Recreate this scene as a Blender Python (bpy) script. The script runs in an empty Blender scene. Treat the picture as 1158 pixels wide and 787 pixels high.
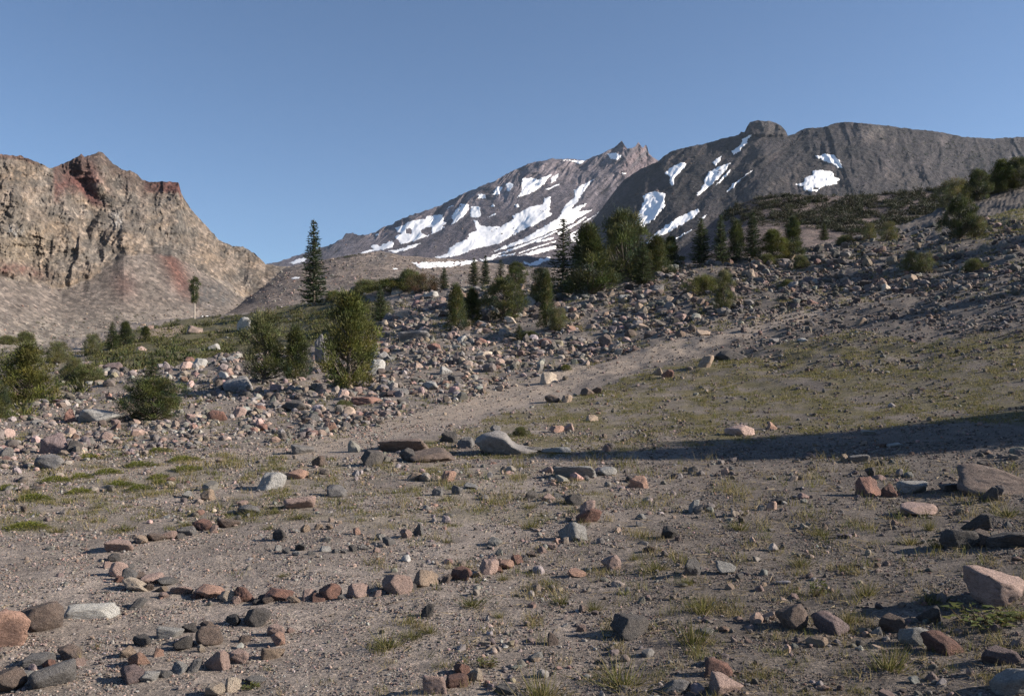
HAZE, EXPO = 2.2e-5, 1.06
import bpy, bmesh, math, random
import numpy as np
C = bpy.context.scene.collection
scene = bpy.context.scene
rng = np.random.default_rng(7)
random.seed(7)

# ------------------------------------------------------------------ camera frame
F = 1003.0          # focal length in photo pixels (photo is 1158 x 787)
CX, HY, CAMH = 579.0, 440.0, 1.6
cam_d = bpy.data.cameras.new('camera'); cam = bpy.data.objects.new('camera', cam_d); C.objects.link(cam)
cam.location = (0, 0, CAMH); cam.rotation_euler = (math.radians(90), 0, 0)
cam_d.sensor_width = 36.0; cam_d.lens = F/1158*36.0; cam_d.shift_y = (HY-393.5)/1158
cam_d.clip_start = 0.1; cam_d.clip_end = 30000
scene.camera = cam

def P(px, py, Y):
    px = np.asarray(px, float); py = np.asarray(py, float); Y = np.asarray(Y, float)
    return np.stack(np.broadcast_arrays(Y*(px-CX)/F, Y, CAMH+Y*(HY-py)/F), -1)

# ------------------------------------------------------------------ noise
def _h(ix, iy, iz, s):
    h = (ix*374761393 + iy*668265263 + iz*2147483647 + s*1274126177) & 0xFFFFFFFF
    h = ((h ^ (h >> 13))*1274126177) & 0xFFFFFFFF
    h = ((h ^ (h >> 15))*2246822519) & 0xFFFFFFFF
    return (h ^ (h >> 16)) & 0xFFFFFFFF
_G = np.random.default_rng(1).normal(size=(256, 3)); _G /= np.linalg.norm(_G, axis=1)[:, None]
def perlin(x, y, z=0.0, seed=0):
    x, y, z = np.broadcast_arrays(np.asarray(x, float), np.asarray(y, float), np.asarray(z, float))
    x0 = np.floor(x); y0 = np.floor(y); z0 = np.floor(z)
    fx, fy, fz = x-x0, y-y0, z-z0
    ix, iy, iz = x0.astype(np.int64), y0.astype(np.int64), z0.astype(np.int64)
    u, v, w = [t*t*t*(t*(t*6-15)+10) for t in (fx, fy, fz)]
    out = 0
    for dx in (0, 1):
        for dy in (0, 1):
            for dz in (0, 1):
                g = _G[_h(ix+dx, iy+dy, iz+dz, seed) & 255]
                d = g[..., 0]*(fx-dx)+g[..., 1]*(fy-dy)+g[..., 2]*(fz-dz)
                out = out + d*(u if dx else 1-u)*(v if dy else 1-v)*(w if dz else 1-w)
    return out*1.5
def fbm(x, y, z=0.0, seed=0, oct=4, gain=.5):
    a, s, o = 1.0, 1.0, 0
    for k in range(oct):
        o = o + a*perlin(np.asarray(x)*s, np.asarray(y)*s, np.asarray(z)*s, seed+k*17); a *= gain; s *= 2.03
    return o
def ridged(x, y, seed=0, oct=4, gain=.5):
    a, s, o = 1.0, 1.0, 0
    for k in range(oct):
        o = o + a*(1-2*np.abs(perlin(np.asarray(x)*s, np.asarray(y)*s, 0.5, seed+k*13))); a *= gain; s *= 2.1
    return o
def sstep(a, b, x):
    t = np.clip((np.asarray(x, float)-a)/(b-a), 0, 1); return t*t*(3-2*t)
def pl(poly, x):
    p = np.array(poly, float); return np.interp(x, p[:, 0], p[:, 1])
def inpoly(x, y, poly):
    x = np.asarray(x, float); y = np.asarray(y, float); r = np.zeros(np.broadcast(x, y).shape, bool)
    n = len(poly)
    for i in range(n):
        x1, y1 = poly[i]; x2, y2 = poly[(i+1) % n]
        if y1 == y2: continue
        c = ((y1 > y) != (y2 > y)) & (x < (x2-x1)*(y-y1)/(y2-y1)+x1); r ^= c
    return r
def softpoly(px, py, poly, wob=8, sc=22, seed=3):
    wx = fbm(px/sc, py/sc, 0, seed, 3)*wob; wy = fbm(px/sc, py/sc, 7.7, seed, 3)*wob*.6
    return inpoly(px+wx, py+wy, poly).astype(float)

# ------------------------------------------------------------------ mesh helpers
def mk_mesh(name, V, Fc, cols=None, smooth=True):
    """Fc: array (n,3) or (n,4)"""
    V = np.ascontiguousarray(V, np.float32).reshape(-1, 3); Fc = np.ascontiguousarray(Fc, np.int32)
    k = Fc.shape[1]; n = Fc.shape[0]
    me = bpy.data.meshes.new(name)
    me.vertices.add(len(V)); me.vertices.foreach_set('co', V.ravel())
    me.loops.add(n*k); me.loops.foreach_set('vertex_index', Fc.ravel())
    me.polygons.add(n); me.polygons.foreach_set('loop_start', np.arange(0, n*k, k, dtype=np.int32))
    me.polygons.foreach_set('use_smooth', np.full(n, smooth, bool))
    if cols is not None:
        a = me.attributes.new('Col', 'FLOAT_COLOR', 'POINT')
        c = np.ones((len(V), 4), np.float32); c[:, :3] = cols; a.data.foreach_set('color', c.ravel())
    me.update(calc_edges=True); me.validate()
    return me
def obj(name, me, mat=None, parent=None, loc=None):
    o = bpy.data.objects.new(name, me); C.objects.link(o)
    if mat is not None and not me.materials: me.materials.append(mat)
    if parent is not None: o.parent = parent
    if loc is not None: o.location = loc
    return o
def tag(o, label=None, cat=None, group=None, kind=None):
    if label: o['label'] = label
    if cat: o['category'] = cat
    if group: o['group'] = group
    if kind: o['kind'] = kind
    return o
def empty(name, loc):
    o = bpy.data.objects.new(name, None); C.objects.link(o); o.location = loc; o.empty_display_size = .2
    return o
def gridfaces(nr, nc):
    i = np.arange((nr-1)*(nc-1)); r = i//(nc-1); c = i % (nc-1)
    a = r*nc+c
    return np.stack([a, a+1, a+nc+1, a+nc], 1)

# ------------------------------------------------------------------ materials
def new_mat(name):
    m = bpy.data.materials.new(name); m.use_nodes = True
    nt = m.node_tree; b = nt.nodes['Principled BSDF']; b.inputs['Specular IOR Level'].default_value = .25
    b.inputs['Roughness'].default_value = .9
    return m, nt, b
def N(nt, t, **kw):
    n = nt.nodes.new(t)
    for k, v in kw.items():
        if k in n.inputs: n.inputs[k].default_value = v
        else: setattr(n, k, v)
    return n
def L(nt, a, b): nt.links.new(a, b)
def noise(nt, vec, scale, detail=4, rough=.6):
    n = N(nt, 'ShaderNodeTexNoise'); n.inputs['Scale'].default_value = scale
    n.inputs['Detail'].default_value = detail; n.inputs['Roughness'].default_value = rough
    L(nt, vec, n.inputs['Vector']); return n.outputs['Fac']
def ramp(nt, f, *stops):
    r = N(nt, 'ShaderNodeValToRGB'); L(nt, f, r.inputs['Fac']); e = r.color_ramp.elements
    while len(e) < len(stops): e.new(.5)
    for q, (p, c) in zip(e, stops):
        q.position = p; q.color = (*c, 1) if len(c) == 3 else c
    return r.outputs['Color']
def mixc(nt, a, b, f=1.0, mode='MULTIPLY'):
    m = N(nt, 'ShaderNodeMix', data_type='RGBA', blend_type=mode)
    for s, v in ((m.inputs[6], a), (m.inputs[7], b), (m.inputs[0], f)):
        if hasattr(v, 'is_output'): L(nt, v, s)
        else: s.default_value = v if isinstance(v, float) else (*v, 1)
    return m.outputs[2]
def g3(a): return (a, a, a)

def attr_mat(name, sc1, sc2, lo=.7, hi=1.35, bump=.3, bscale=None, bdist=.1, speck=None):
    """colour from the mesh's own rock/soil colour attribute, mottled at two scales, with bump"""
    m, nt, b = new_mat(name)
    at = N(nt, 'ShaderNodeAttribute', attribute_name='Col'); tc = N(nt, 'ShaderNodeTexCoord').outputs['Object']
    n1 = noise(nt, tc, sc1, 5, .65); n2 = noise(nt, tc, sc2, 4, .7)
    c = mixc(nt, at.outputs['Color'], ramp(nt, n1, (.3, g3(lo)), (.7, g3(hi))))
    c = mixc(nt, c, ramp(nt, n2, (.32, g3(lo)), (.68, g3(hi))))
    if speck:
        v = N(nt, 'ShaderNodeTexVoronoi'); v.inputs['Scale'].default_value = speck; L(nt, tc, v.inputs['Vector'])
        sp = N(nt, 'ShaderNodeSeparateColor'); L(nt, v.outputs['Color'], sp.inputs['Color'])
        c = mixc(nt, c, ramp(nt, sp.outputs[0], (.0, (.62, .6, .6)), (.5, (.95, .93, .9)), (.85, (1.1, 1.05, 1.0)), (1, (1.6, 1.5, 1.4))))
    L(nt, c, b.inputs['Base Color'])
    if bump:
        bp = N(nt, 'ShaderNodeBump'); bp.inputs['Strength'].default_value = bump; bp.inputs['Distance'].default_value = bdist
        L(nt, noise(nt, tc, bscale or sc2, 6, .7), bp.inputs['Height']); L(nt, bp.outputs['Normal'], b.inputs['Normal'])
    return m

# ------------------------------------------------------------------ near ground: depth field
YTOP = [(-400, 412), (-60, 400), (0, 396), (60, 388), (110, 378), (150, 366), (200, 361), (250, 356), (300, 349), (345, 342), (380, 335), (430, 326),
        (500, 323), (560, 321), (620, 317), (680, 309), (740, 301), (800, 294), (860, 288), (920, 278), (965, 267), (1010, 256), (1050, 243), (1100, 223), (1158, 200), (1230, 182), (1500, 150)]
COLS = {-60: [(398, 95), (420, 62), (445, 42), (470, 29), (500, 20.5), (560, 12.8), (650, 8.0), (787, 5.1)],
        150: [(366, 120), (385, 88), (410, 62), (440, 40), (475, 26), (510, 18.5), (560, 12.8), (650, 8), (787, 5.05)],
        300: [(349, 118), (380, 85), (410, 58), (440, 38), (475, 25.5), (510, 18), (560, 12.6), (650, 7.9), (787, 5.0)],
        450: [(326, 105), (350, 80), (385, 56), (420, 41), (450, 31), (480, 23.5), (510, 17.8), (560, 12.4), (650, 7.8), (787, 4.9)],
        600: [(318, 92), (345, 70), (385, 52), (420, 40), (450, 30.5), (480, 23), (510, 17.5), (560, 12.2), (650, 7.7), (787, 4.8)],
        750: [(300, 80), (335, 62), (380, 47), (415, 37), (445, 29.5), (475, 23), (510, 17), (560, 11.9), (650, 7.5), (787, 4.7)],
        900: [(282, 85), (320, 62), (360, 47), (400, 36), (440, 27.5), (475, 21.5), (510, 16.4), (560, 11.5), (650, 7.3), (787, 4.6)],
        1050: [(243, 95), (290, 66), (340, 47), (390, 34), (440, 25), (475, 19.8), (510, 15.4), (560, 11), (650, 7), (787, 4.45)],
        1158: [(200, 110), (260, 66), (330, 42), (390, 30), (440, 22.5), (475, 18.2), (510, 14.3), (560, 10.4), (650, 6.7), (787, 4.3)],
        1230: [(182, 110), (250, 64), (330, 39), (390, 28), (440, 21), (475, 17.2), (510, 13.6), (560, 10), (650, 6.5), (787, 4.2)]}
def pchip(xk, yk, x):
    xk = np.asarray(xk, float); yk = np.asarray(yk, float); h = np.diff(xk); d = np.diff(yk, axis=0)/h.reshape(-1, *([1]*(yk.ndim-1)))
    m = np.zeros_like(yk); m[0] = d[0]; m[-1] = d[-1]
    same = d[1:]*d[:-1] > 0
    with np.errstate(divide='ignore', invalid='ignore'):
        hm = 2*d[1:]*d[:-1]/(d[1:]+d[:-1])
    m[1:-1] = np.where(same, hm, 0)
    i = np.clip(np.searchsorted(xk, x)-1, 0, len(xk)-2); sh = (-1,)+(1,)*(yk.ndim-1)
    t = ((np.asarray(x)-xk[i])/h[i]).reshape(sh); hh = h[i].reshape(sh)
    return (2*t**3-3*t*t+1)*yk[i]+(t**3-2*t*t+t)*hh*m[i]+(-2*t**3+3*t*t)*yk[i+1]+(t**3-t*t)*hh*m[i+1]
def gsm(a, sig, axis=0):
    n = int(sig*3)+1; k = np.exp(-.5*(np.arange(-n, n+1)/sig)**2); k /= k.sum()
    pad = [(0, 0)]*a.ndim; pad[axis] = (n, n); b = np.pad(a, pad, mode='edge')
    return np.apply_along_axis(lambda q: np.convolve(q, k, 'valid'), axis, b)
_ck = sorted(COLS); PYA, PYB = 140., 787.
_pyg = np.linspace(PYA, PYB, 648); PXA, PXB = -60., 1230.; _pxg = np.linspace(PXA, PXB, 259)
def _col(c):
    k = COLS[c]; q = pchip([p for p, _ in k], [1/y for _, y in k], _pyg)
    s0 = (1/k[1][1]-1/k[0][1])/(k[1][0]-k[0][0]); return np.maximum(np.where(_pyg < k[0][0], 1/k[0][1]+s0*(_pyg-k[0][0]), q), 1/135)
_T = gsm(pchip(_ck, np.stack([_col(c) for c in _ck]), _pxg), 10)      # (259,648) inverse depth
def invY(px, py):
    px = np.clip(px, PXA, PXB); py = np.asarray(py, float)
    i = np.clip((px-PXA)/(PXB-PXA)*258, 0, 257.999); j = np.clip(py-PYA, 0, 646.999)
    i0 = i.astype(int); j0 = j.astype(int); a = i-i0; b = j-j0
    r = (_T[i0, j0]*(1-a)+_T[i0+1, j0]*a)*(1-b)+(_T[i0, j0+1]*(1-a)+_T[i0+1, j0+1]*a)*b
    k = (_T[i0, 647]-_T[i0, 607])/40
    return r+np.maximum(py-PYB, 0)*k
def ytop(px): return pl(YTOP, np.clip(px, PXA, PXB))
def depth(px, py):
    px = np.asarray(px, float); py = np.asarray(py, float); return 1/invY(px, np.maximum(py, ytop(px)))
TALUS = [(-260, 445), (60, 430), (120, 415), (200, 415), (235, 402), (270, 400), (400, 395), (425, 350), (470, 332), (640, 322), (760, 305), (900, 285), (1010, 262), (1450, 200), (1450, 328), (1000, 342),
         (900, 357), (800, 385), (700, 405), (600, 432), (480, 470), (350, 507), (200, 507), (100, 522), (-260, 560)]
def bumps(x, y, px, py):
    far = sstep(18, 45, y)
    return (.010*fbm(x*2.6, y*2.6, 0, 11, 3)+.0045*(1-sstep(10, 20, y))*fbm(x*13, y*13, 0, 18, 2)+.035*fbm(x*.55, y*.55, 0, 12, 3)+far*.32*fbm(x*.16, y*.16, 0, 13, 3)+far*.14*fbm(x*.7, y*.7, 0, 15, 2))
def gpos(px, py):
    px = np.asarray(px, float); py = np.asarray(py, float)
    p = P(px, py, depth(px, py)); p[..., 2] += bumps(p[..., 0], p[..., 1], px, py); return p

BENCH = [(95, 400), (150, 372), (200, 363), (260, 357), (300, 352), (345, 343), (400, 336), (440, 340), (445, 352), (420, 372), (380, 378), (330, 400), (240, 402), (210, 412), (150, 420), (105, 418)]
BENCH2 = [(-60, 392), (60, 392), (110, 402), (90, 420), (100, 440), (40, 470), (-60, 480)]
MEADOW = [(470, 505), (560, 470), (640, 452), (760, 412), (860, 395), (960, 372), (1050, 388), (1158, 372), (1450, 372), (1450, 485), (1080, 478), (960, 488), (840, 500), (700, 512), (600, 520), (520, 518)]
MEADOW2 = [(-260, 545), (60, 520), (200, 508), (420, 520), (640, 530), (700, 560), (640, 590), (480, 600), (330, 590), (240, 598), (150, 605), (60, 600), (-260, 630)]
PATHL = [(-60, 548), (120, 534), (230, 520), (300, 513), (370, 503), (430, 488), (520, 464), (600, 441), (690, 414), (790, 387), (870, 366), (930, 348), (990, 334), (1060, 330)]
GREENR = [(1080, 262), (1158, 232), (1260, 210), (1260, 245), (1158, 262), (1110, 272)]
def path_mask(px, py):
    c = pl(PATHL, px)+fbm(px/40, 0*px, 0, 5, 2)*3
    hw = np.interp(px, [0, 200, 330, 450, 600, 750, 900, 1000, 1060], [7, 7, 8, 10, 11, 10, 8, 5, 3])
    return (1-sstep(.75, 1.25, np.abs(py-c+2*fbm(px/9, py/9, 0, 6, 2))/hw))*sstep(-80, 60, px)*(1-sstep(1000, 1060, px))
def ground_col(px, py, x, y):
    n = fbm(x*.35, y*.35, 0, 21, 4); n2 = fbm(x*1.7, y*1.7, 0, 22, 3)
    c = np.empty(px.shape+(3,)); base = np.array([.230, .200, .178])
    c[:] = base
    c *= (1+.24*n+.20*n2)[..., None]
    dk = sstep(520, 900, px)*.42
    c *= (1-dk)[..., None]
    def mix(mask, col, k):
        nonlocal c
        w = np.clip(mask*k, 0, 1)[..., None]; c = c*(1-w)+np.array(col)*w
    g = np.clip(.5+1.1*fbm(x*.8, y*.8, 0, 23, 3), 0, 1)
    mix(softpoly(px, py, TALUS), (.165, .145, .128), .55)
    mix(softpoly(px, py, MEADOW), (.105, .094, .042), .85*g)
    mix(softpoly(px, py, MEADOW2), (.12, .115, .05), .30*g)
    mix(softpoly(px, py, BENCH, 6, 14), (.085, .080, .034), .85)
    mix(softpoly(px, py, BENCH2, 6, 14), (.085, .085, .035), .55*g)
    mix(softpoly(px, py, GREENR, 5, 14), (.085, .09, .03), .8*g)
    mix(softpoly(px, py, [(150, 384), (175, 371), (205, 367), (208, 377), (180, 386)], 3), (.27, .215, .17), .9)
    p = path_mask(px, py); mix(p, (.29, .245, .205), .85)
    return np.clip(c, .02, .6)

def build_ground():
    a_in = np.arctan((np.arange(-58, 1228, 1.0)-CX)/F)
    a0, a1 = a_in[0], a_in[-1]
    aL = np.concatenate([np.linspace(-math.pi, -1.2, 16)[:-1], np.linspace(-1.2, a0, 24)[:-1]])
    aR = np.concatenate([np.linspace(a1, 1.2, 24)[1:], np.linspace(1.2, math.pi, 16)[1:]])
    th = np.concatenate([aL, a_in, aR]); px = CX+F*np.tan(np.clip(th, a0, a1))
    k = 1/np.cos(np.clip(np.abs(th), 0, .7854)); dx = np.sin(th)*k; dy = np.cos(th)*k
    # behind the photographer the left and right slopes blend into each other
    v = np.concatenate([np.linspace(2.6, 1, 40)[:-1], np.linspace(1, 0, 440)])
    t = ytop(px)
    PX = np.broadcast_to(px, (len(v), len(px))); VV = v[:, None]+0*PX; PY = t+VV*(787-t)
    S = 1/invY(PX, PY); Z = CAMH+S*(HY-PY)/F
    bk = sstep(2.0, math.pi, np.abs(th)); Z = Z*(1-bk)+(0.02*S)*bk
    X = S*dx; Y = S*dy
    Z = Z+np.where(np.abs(th) < 1.3, 1, 1)*bumps(X, np.where(np.abs(th) < 1, Y, S), PX, PY)
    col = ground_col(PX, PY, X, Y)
    ex = []
    for m, dz in ((1.02, .05), (1.08, .6), (1.25, 2.2), (1.7, 3.6), (3, 4), (6, 4), (14, 4), (40, 4)):
        ex.append((X[-1]*m, Y[-1]*m, Z[-1]-dz))
    X = np.vstack([X]+[e[0][None] for e in ex]); Y = np.vstack([Y]+[e[1][None] for e in ex]); Z = np.vstack([Z]+[e[2][None] for e in ex])
    col = np.concatenate([col]+[col[-1:]]*len(ex))
    # close the small hole underfoot
    V = np.stack([X, Y, Z], -1); nr, nc = X.shape
    Fc = gridfaces(nr, nc)
    V = V.reshape(-1, 3); col = col.reshape(-1, 3)
    c0 = V[:nc].mean(0); V = np.vstack([V, c0]); col = np.vstack([col, col[:nc].mean(0)])
    tri = np.stack([np.full(nc-1, len(V)-1), np.arange(1, nc), np.arange(nc-1), np.arange(nc-1)], 1)
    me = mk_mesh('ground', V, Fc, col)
    me2 = None
    bm = bmesh.new(); bm.from_mesh(me); bm.verts.ensure_lookup_table()
    cv = bm.verts[len(V)-1]
    for i in range(nc-1):
        f = bm.faces.new((cv, bm.verts[i+1], bm.verts[i])); f.smooth = True
    bm.to_mesh(me); bm.free()
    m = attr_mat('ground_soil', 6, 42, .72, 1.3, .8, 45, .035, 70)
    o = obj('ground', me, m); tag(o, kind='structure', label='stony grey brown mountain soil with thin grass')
    return o
build_ground()

# ------------------------------------------------------------------ far terrain sheets
SHEETS = {}
def sheet(name, px0, px1, dpx, top, bot, ny, depth_fn, disp_fn, col_fn, mat, rough=None, drop=.7, label=None, vs=14):
    px = np.arange(px0, px1+dpx, dpx); v = np.linspace(0, 1, ny)
    tp = pl(top, px); bt = pl(bot, px)
    if rough: tp = tp+rough(px)
    PX = np.broadcast_to(px, (ny, len(px))); VV = v[:, None]+0*PX; PY = bt+(tp-bt)*VV
    ts = gsm(pl(top, px), vs/dpx); bs = gsm(bt, vs/dpx); VS = np.clip((bs-PY)/(bs-ts), 0, 1.25)
    Y = depth_fn(PX, PY, VS)+disp_fn(PX, PY, VS)
    V = P(PX, PY, Y); col = col_fn(PX, PY, VV)
    # relief behind the ridge and a foot that runs under the valley floor
    yt = Y[-1]; bk = []
    for d in (.004, .012, .03, .08, .2):
        q = V[-1].copy(); s = 1+d; q[:, 0] *= s; q[:, 1] *= s; q[:, 2] -= yt*d*drop+yt*.0006; bk.append(q[None])
    ft = []
    for h in (1.0, .4):
        q = V[0].copy(); run = (q[:, 2]+6)/.6*h; s = 1-np.minimum(run/q[:, 1], .6); q[:, 0] *= s; q[:, 1] *= s; q[:, 2] = -6+(q[:, 2]+6)*(1-h); ft.append(q[None])
    VA = np.concatenate(ft+[V]+bk); col2 = np.concatenate([col[:1]]*2+[col]+[col[-1:]]*5)
    me = mk_mesh(name, VA.reshape(-1, 3), gridfaces(VA.shape[0], VA.shape[1]), col2.reshape(-1, 3))
    o = obj(name, me, mat); tag(o, label, kind='structure')
    SHEETS[name] = (px0, dpx, tp, bt, Y)
    return o
def sheet_Y(name, px, py):
    px0, dpx, tp, bt, Y = SHEETS[name]; ny, nx = Y.shape
    i = np.clip((np.asarray(px, float)-px0)/dpx, 0, nx-1.001); i0 = i.astype(int); a = i-i0
    t = tp[i0]*(1-a)+tp[i0+1]*a; b = bt[i0]*(1-a)+bt[i0+1]*a
    j = np.clip((py-b)/(t-b), 0, .9999)*(ny-1); j0 = np.clip(j.astype(int), 0, ny-2); c = j-j0
    return (Y[j0, i0]*(1-a)+Y[j0, i0+1]*a)*(1-c)+(Y[j0+1, i0]*(1-a)+Y[j0+1, i0+1]*a)*c
def sheet_P(name, px, py): return P(px, py, sheet_Y(name, px, py))
def lerpc(c, mask, col):
    w = np.clip(mask, 0, 1)[..., None]; return c*(1-w)+np.array(col)*w

# --- A: the big snow-streaked volcano far behind
TOPA = [(250, 305), (290, 301), (310, 298), (325, 293), (345, 287), (355, 283), (375, 277), (387, 271), (391, 264), (398, 264), (405, 267), (420, 265), (435, 257), (443, 255), (447, 251), (460, 246), (480, 239), (500, 232), (515, 224), (540, 213), (560, 205),
        (578, 195), (590, 190), (600, 185), (620, 181), (632, 180), (645, 181), (660, 182), (672, 178), (685, 172), (694, 168), (699, 164), (702, 161.5), (703.5, 160.5), (706, 165), (709, 168.5), (713, 169), (717, 167), (720, 164.5), (722, 162), (724, 165), (727, 168), (730, 165.5), (732, 167), (733, 172), (738, 179), (750, 184), (790, 190), (860, 200)]
BOTA = [(250, 318), (860, 318)]
def fallA(px, py): return px+1.05*(py-230)
def dispA(px, py, v):
    c = fallA(px, py); w = fbm(px/60, py/60, 0, 31, 3)*14
    ed = sstep(0, .08, v)
    cr = sstep(.62, 1.0, v)*(1-.4*sstep(700, 745, px))
    d = -26*ridged((c+w)/46, py/200, 33, 4)-24*fbm(px/34, py/34, 0, 34, 4)+1.3*(px-600)
    d = d-cr*38*ridged((px*.8+py*.9+w)/13, (py-px*.3)/40, 36, 4)
    d = d-20*sstep(690, 712, px)*sstep(.7, .95, v)*ridged(px/7, py/12, 38, 3)
    # dark spur running down from the summit
    sp = np.abs(c-655-10*fbm(py/30, px/30, 0, 39, 2)); d = d-60*np.exp(-(sp/26)**2)
    return d
def colA(px, py, v):
    c = np.empty(px.shape+(3,)); c[:] = (.108, .090, .088); n = fbm(px/20, py/20, 0, 41, 4)
    c = lerpc(c, sstep(.55, .85, v)*(.55+.6*n), (.205, .168, .155))
    c = lerpc(c, sstep(690, 706, px)*sstep(.62, .9, v), (.17, .125, .112))
    c = lerpc(c, (1-sstep(385, 440, px))*.7, (.17, .145, .135))
    c = lerpc(c, sstep(.25, .6, fbm(fallA(px, py)/12, py/50, 0, 43, 3)), (.13, .105, .096))
    c = lerpc(c, (1-sstep(.1, .25, v))*.5, (.17, .14, .125))
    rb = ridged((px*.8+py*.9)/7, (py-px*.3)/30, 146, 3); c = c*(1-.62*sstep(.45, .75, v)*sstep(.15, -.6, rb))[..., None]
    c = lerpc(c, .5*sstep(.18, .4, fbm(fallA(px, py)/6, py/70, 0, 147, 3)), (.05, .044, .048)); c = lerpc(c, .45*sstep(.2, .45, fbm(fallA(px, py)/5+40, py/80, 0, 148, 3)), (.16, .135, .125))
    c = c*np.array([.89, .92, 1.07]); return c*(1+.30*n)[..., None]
mfar = attr_mat('volcanic_slope', .014, .06, .70, 1.3, .9, .03, 22)
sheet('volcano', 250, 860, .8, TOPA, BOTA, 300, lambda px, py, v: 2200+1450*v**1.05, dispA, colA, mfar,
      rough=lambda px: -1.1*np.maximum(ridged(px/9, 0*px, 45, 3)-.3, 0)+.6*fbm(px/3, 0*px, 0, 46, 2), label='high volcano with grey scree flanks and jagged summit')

# --- B: the nearer flank with the flat-topped block and the round brown dome
TOPB = [(640, 306), (655, 272), (672, 247), (690, 223), (705, 204), (725, 191), (742, 184), (752, 176), (760, 171), (775, 167), (800, 162), (820, 156), (835, 153), (838, 149), (842, 150), (845, 143), (848, 138.5), (856, 136.5), (870, 137), (878, 139.5), (884, 143), (889, 149), (891, 154), (897, 152), (905, 148), (912, 145), (930, 144.5), (945, 139.5), (955, 138),
        (975, 139.5), (1000, 142), (1030, 146), (1060, 149), (1090, 155), (1120, 157), (1158, 155), (1250, 160), (1400, 175), (1500, 190)]
BOTB = [(640, 310), (1500, 310)]
SPUR = [(137, 948), (165, 930), (190, 905), (215, 868), (240, 838), (270, 800), (310, 760)]
def spurx(py): s = np.array(SPUR, float); return np.interp(py, s[:, 0], s[:, 1])
def dispB(px, py, v):
    ed = sstep(0, .08, v)
    w = fbm(px/50, py/50, 0, 51, 3)*12; c = px+1.0*(py-200)
    s = spurx(py)+8*fbm(py/22, px/90, 0, 52, 3)
    left = np.clip(s-px, 0, 400); rt = np.clip(px-s, 0, 600)
    g = lambda q: 20*np.log1p(np.exp(np.clip(q, -200, 200)/20))/1.0
    d = 1.5*g(s-px)-2.0*g(s-px-62)+.5*g(px-s)
    lk = sstep(0, 30, left)
    d = d-lk*20*ridged((c+w)/36, py/220, 53, 4)-(1-lk)*13*ridged((px-.35*py+w)/30, py/120, 153, 4)-(14+8*lk)*fbm(px/30, py/30, 0, 54, 4)
    d = d-5.5*ridged((px+py)/15, (py-px)/40, 157, 3)-3.5*fbm(px/11, py/11, 0, 57, 3)
    blk = sstep(842, 847, px)*(1-sstep(886, 892, px))*(1-sstep(151, 156, py)); d = d-22*blk-blk*6*ridged(px/6, py/14, 55, 3)
    return d
def colB(px, py, v):
    n = fbm(px/22, py/22, 0, 61, 4); c = np.empty(px.shape+(3,)); c[:] = (.088, .074, .070)
    s = spurx(py); c = lerpc(c, sstep(0, 14, px-s), (.122, .100, .090))
    c = lerpc(c, sstep(.2, .5, n)*sstep(0, 14, px-s), (.15, .122, .108))
    c = lerpc(c, sstep(842, 847, px)*(1-sstep(886, 892, px))*(1-sstep(150, 156, py)), (.17, .145, .12))
    c = lerpc(c, sstep(.1, .35, fbm((px+py)/14, py/60, 0, 62, 3))*(1-sstep(-10, 6, px-s)), (.118, .094, .085))
    t = np.exp(-((px-990)/16)**2-((py-149)/6)**2); c = lerpc(c, t*1.3*(.6+fbm(px/4, py/4, 0, 63, 2)), (.33, .28, .22))
    t = np.exp(-((px-1150)/14)**2-((py-179)/7)**2); c = lerpc(c, t*1.2*(.6+fbm(px/4, py/4, 0, 64, 2)), (.33, .29, .25))
    c = lerpc(c, .45*sstep(.25, .5, fbm(px/9, py/5, 0, 164, 3)), (.05, .045, .045))
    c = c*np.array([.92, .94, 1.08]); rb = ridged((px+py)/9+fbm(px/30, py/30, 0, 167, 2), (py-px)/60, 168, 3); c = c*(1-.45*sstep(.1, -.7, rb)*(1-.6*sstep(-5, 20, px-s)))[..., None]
    for q in ([(728, 226), (772, 232), (806, 214), (792, 205), (760, 213), (742, 214)], [(700, 240), (728, 218), (748, 188), (736, 192), (712, 214)], [(900, 166), (928, 176), (962, 181), (992, 170), (950, 161)], [(925, 192), (955, 205), (992, 218), (985, 228), (940, 212)], [(1060, 205), (1080, 200), (1085, 206), (1066, 210)], [(760, 196), (800, 180), (812, 186), (776, 204)], [(800, 232), (838, 196), (846, 202), (815, 238)]):
        c = lerpc(c, .62*softpoly(px, py, q, 9, 9, 171), (.055, .05, .055))
    for q in ([(866, 216), (884, 198), (906, 186), (918, 196), (900, 206), (892, 216)], [(960, 150), (1000, 152), (1018, 166), (985, 163)], [(1000, 190), (1040, 200), (1050, 220), (1010, 212)], [(684, 246), (712, 236), (724, 246), (700, 262)], [(752, 176), (772, 170), (765, 186), (745, 196)]):
        c = lerpc(c, .5*softpoly(px, py, q, 10, 10, 172), (.25, .205, .185))
    f4 = fbm(px/4, py/3, 0, 169, 3); return .34*c*(1+.5*n+.45*f4)[..., None]
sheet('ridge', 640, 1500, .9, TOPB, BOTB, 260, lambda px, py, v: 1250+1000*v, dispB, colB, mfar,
      rough=lambda px: .95*fbm(px/7, 0*px, 0, 65, 4, .6)*(1-sstep(700, 640, px)), label='dark brown flank with a flat topped rock block')

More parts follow.
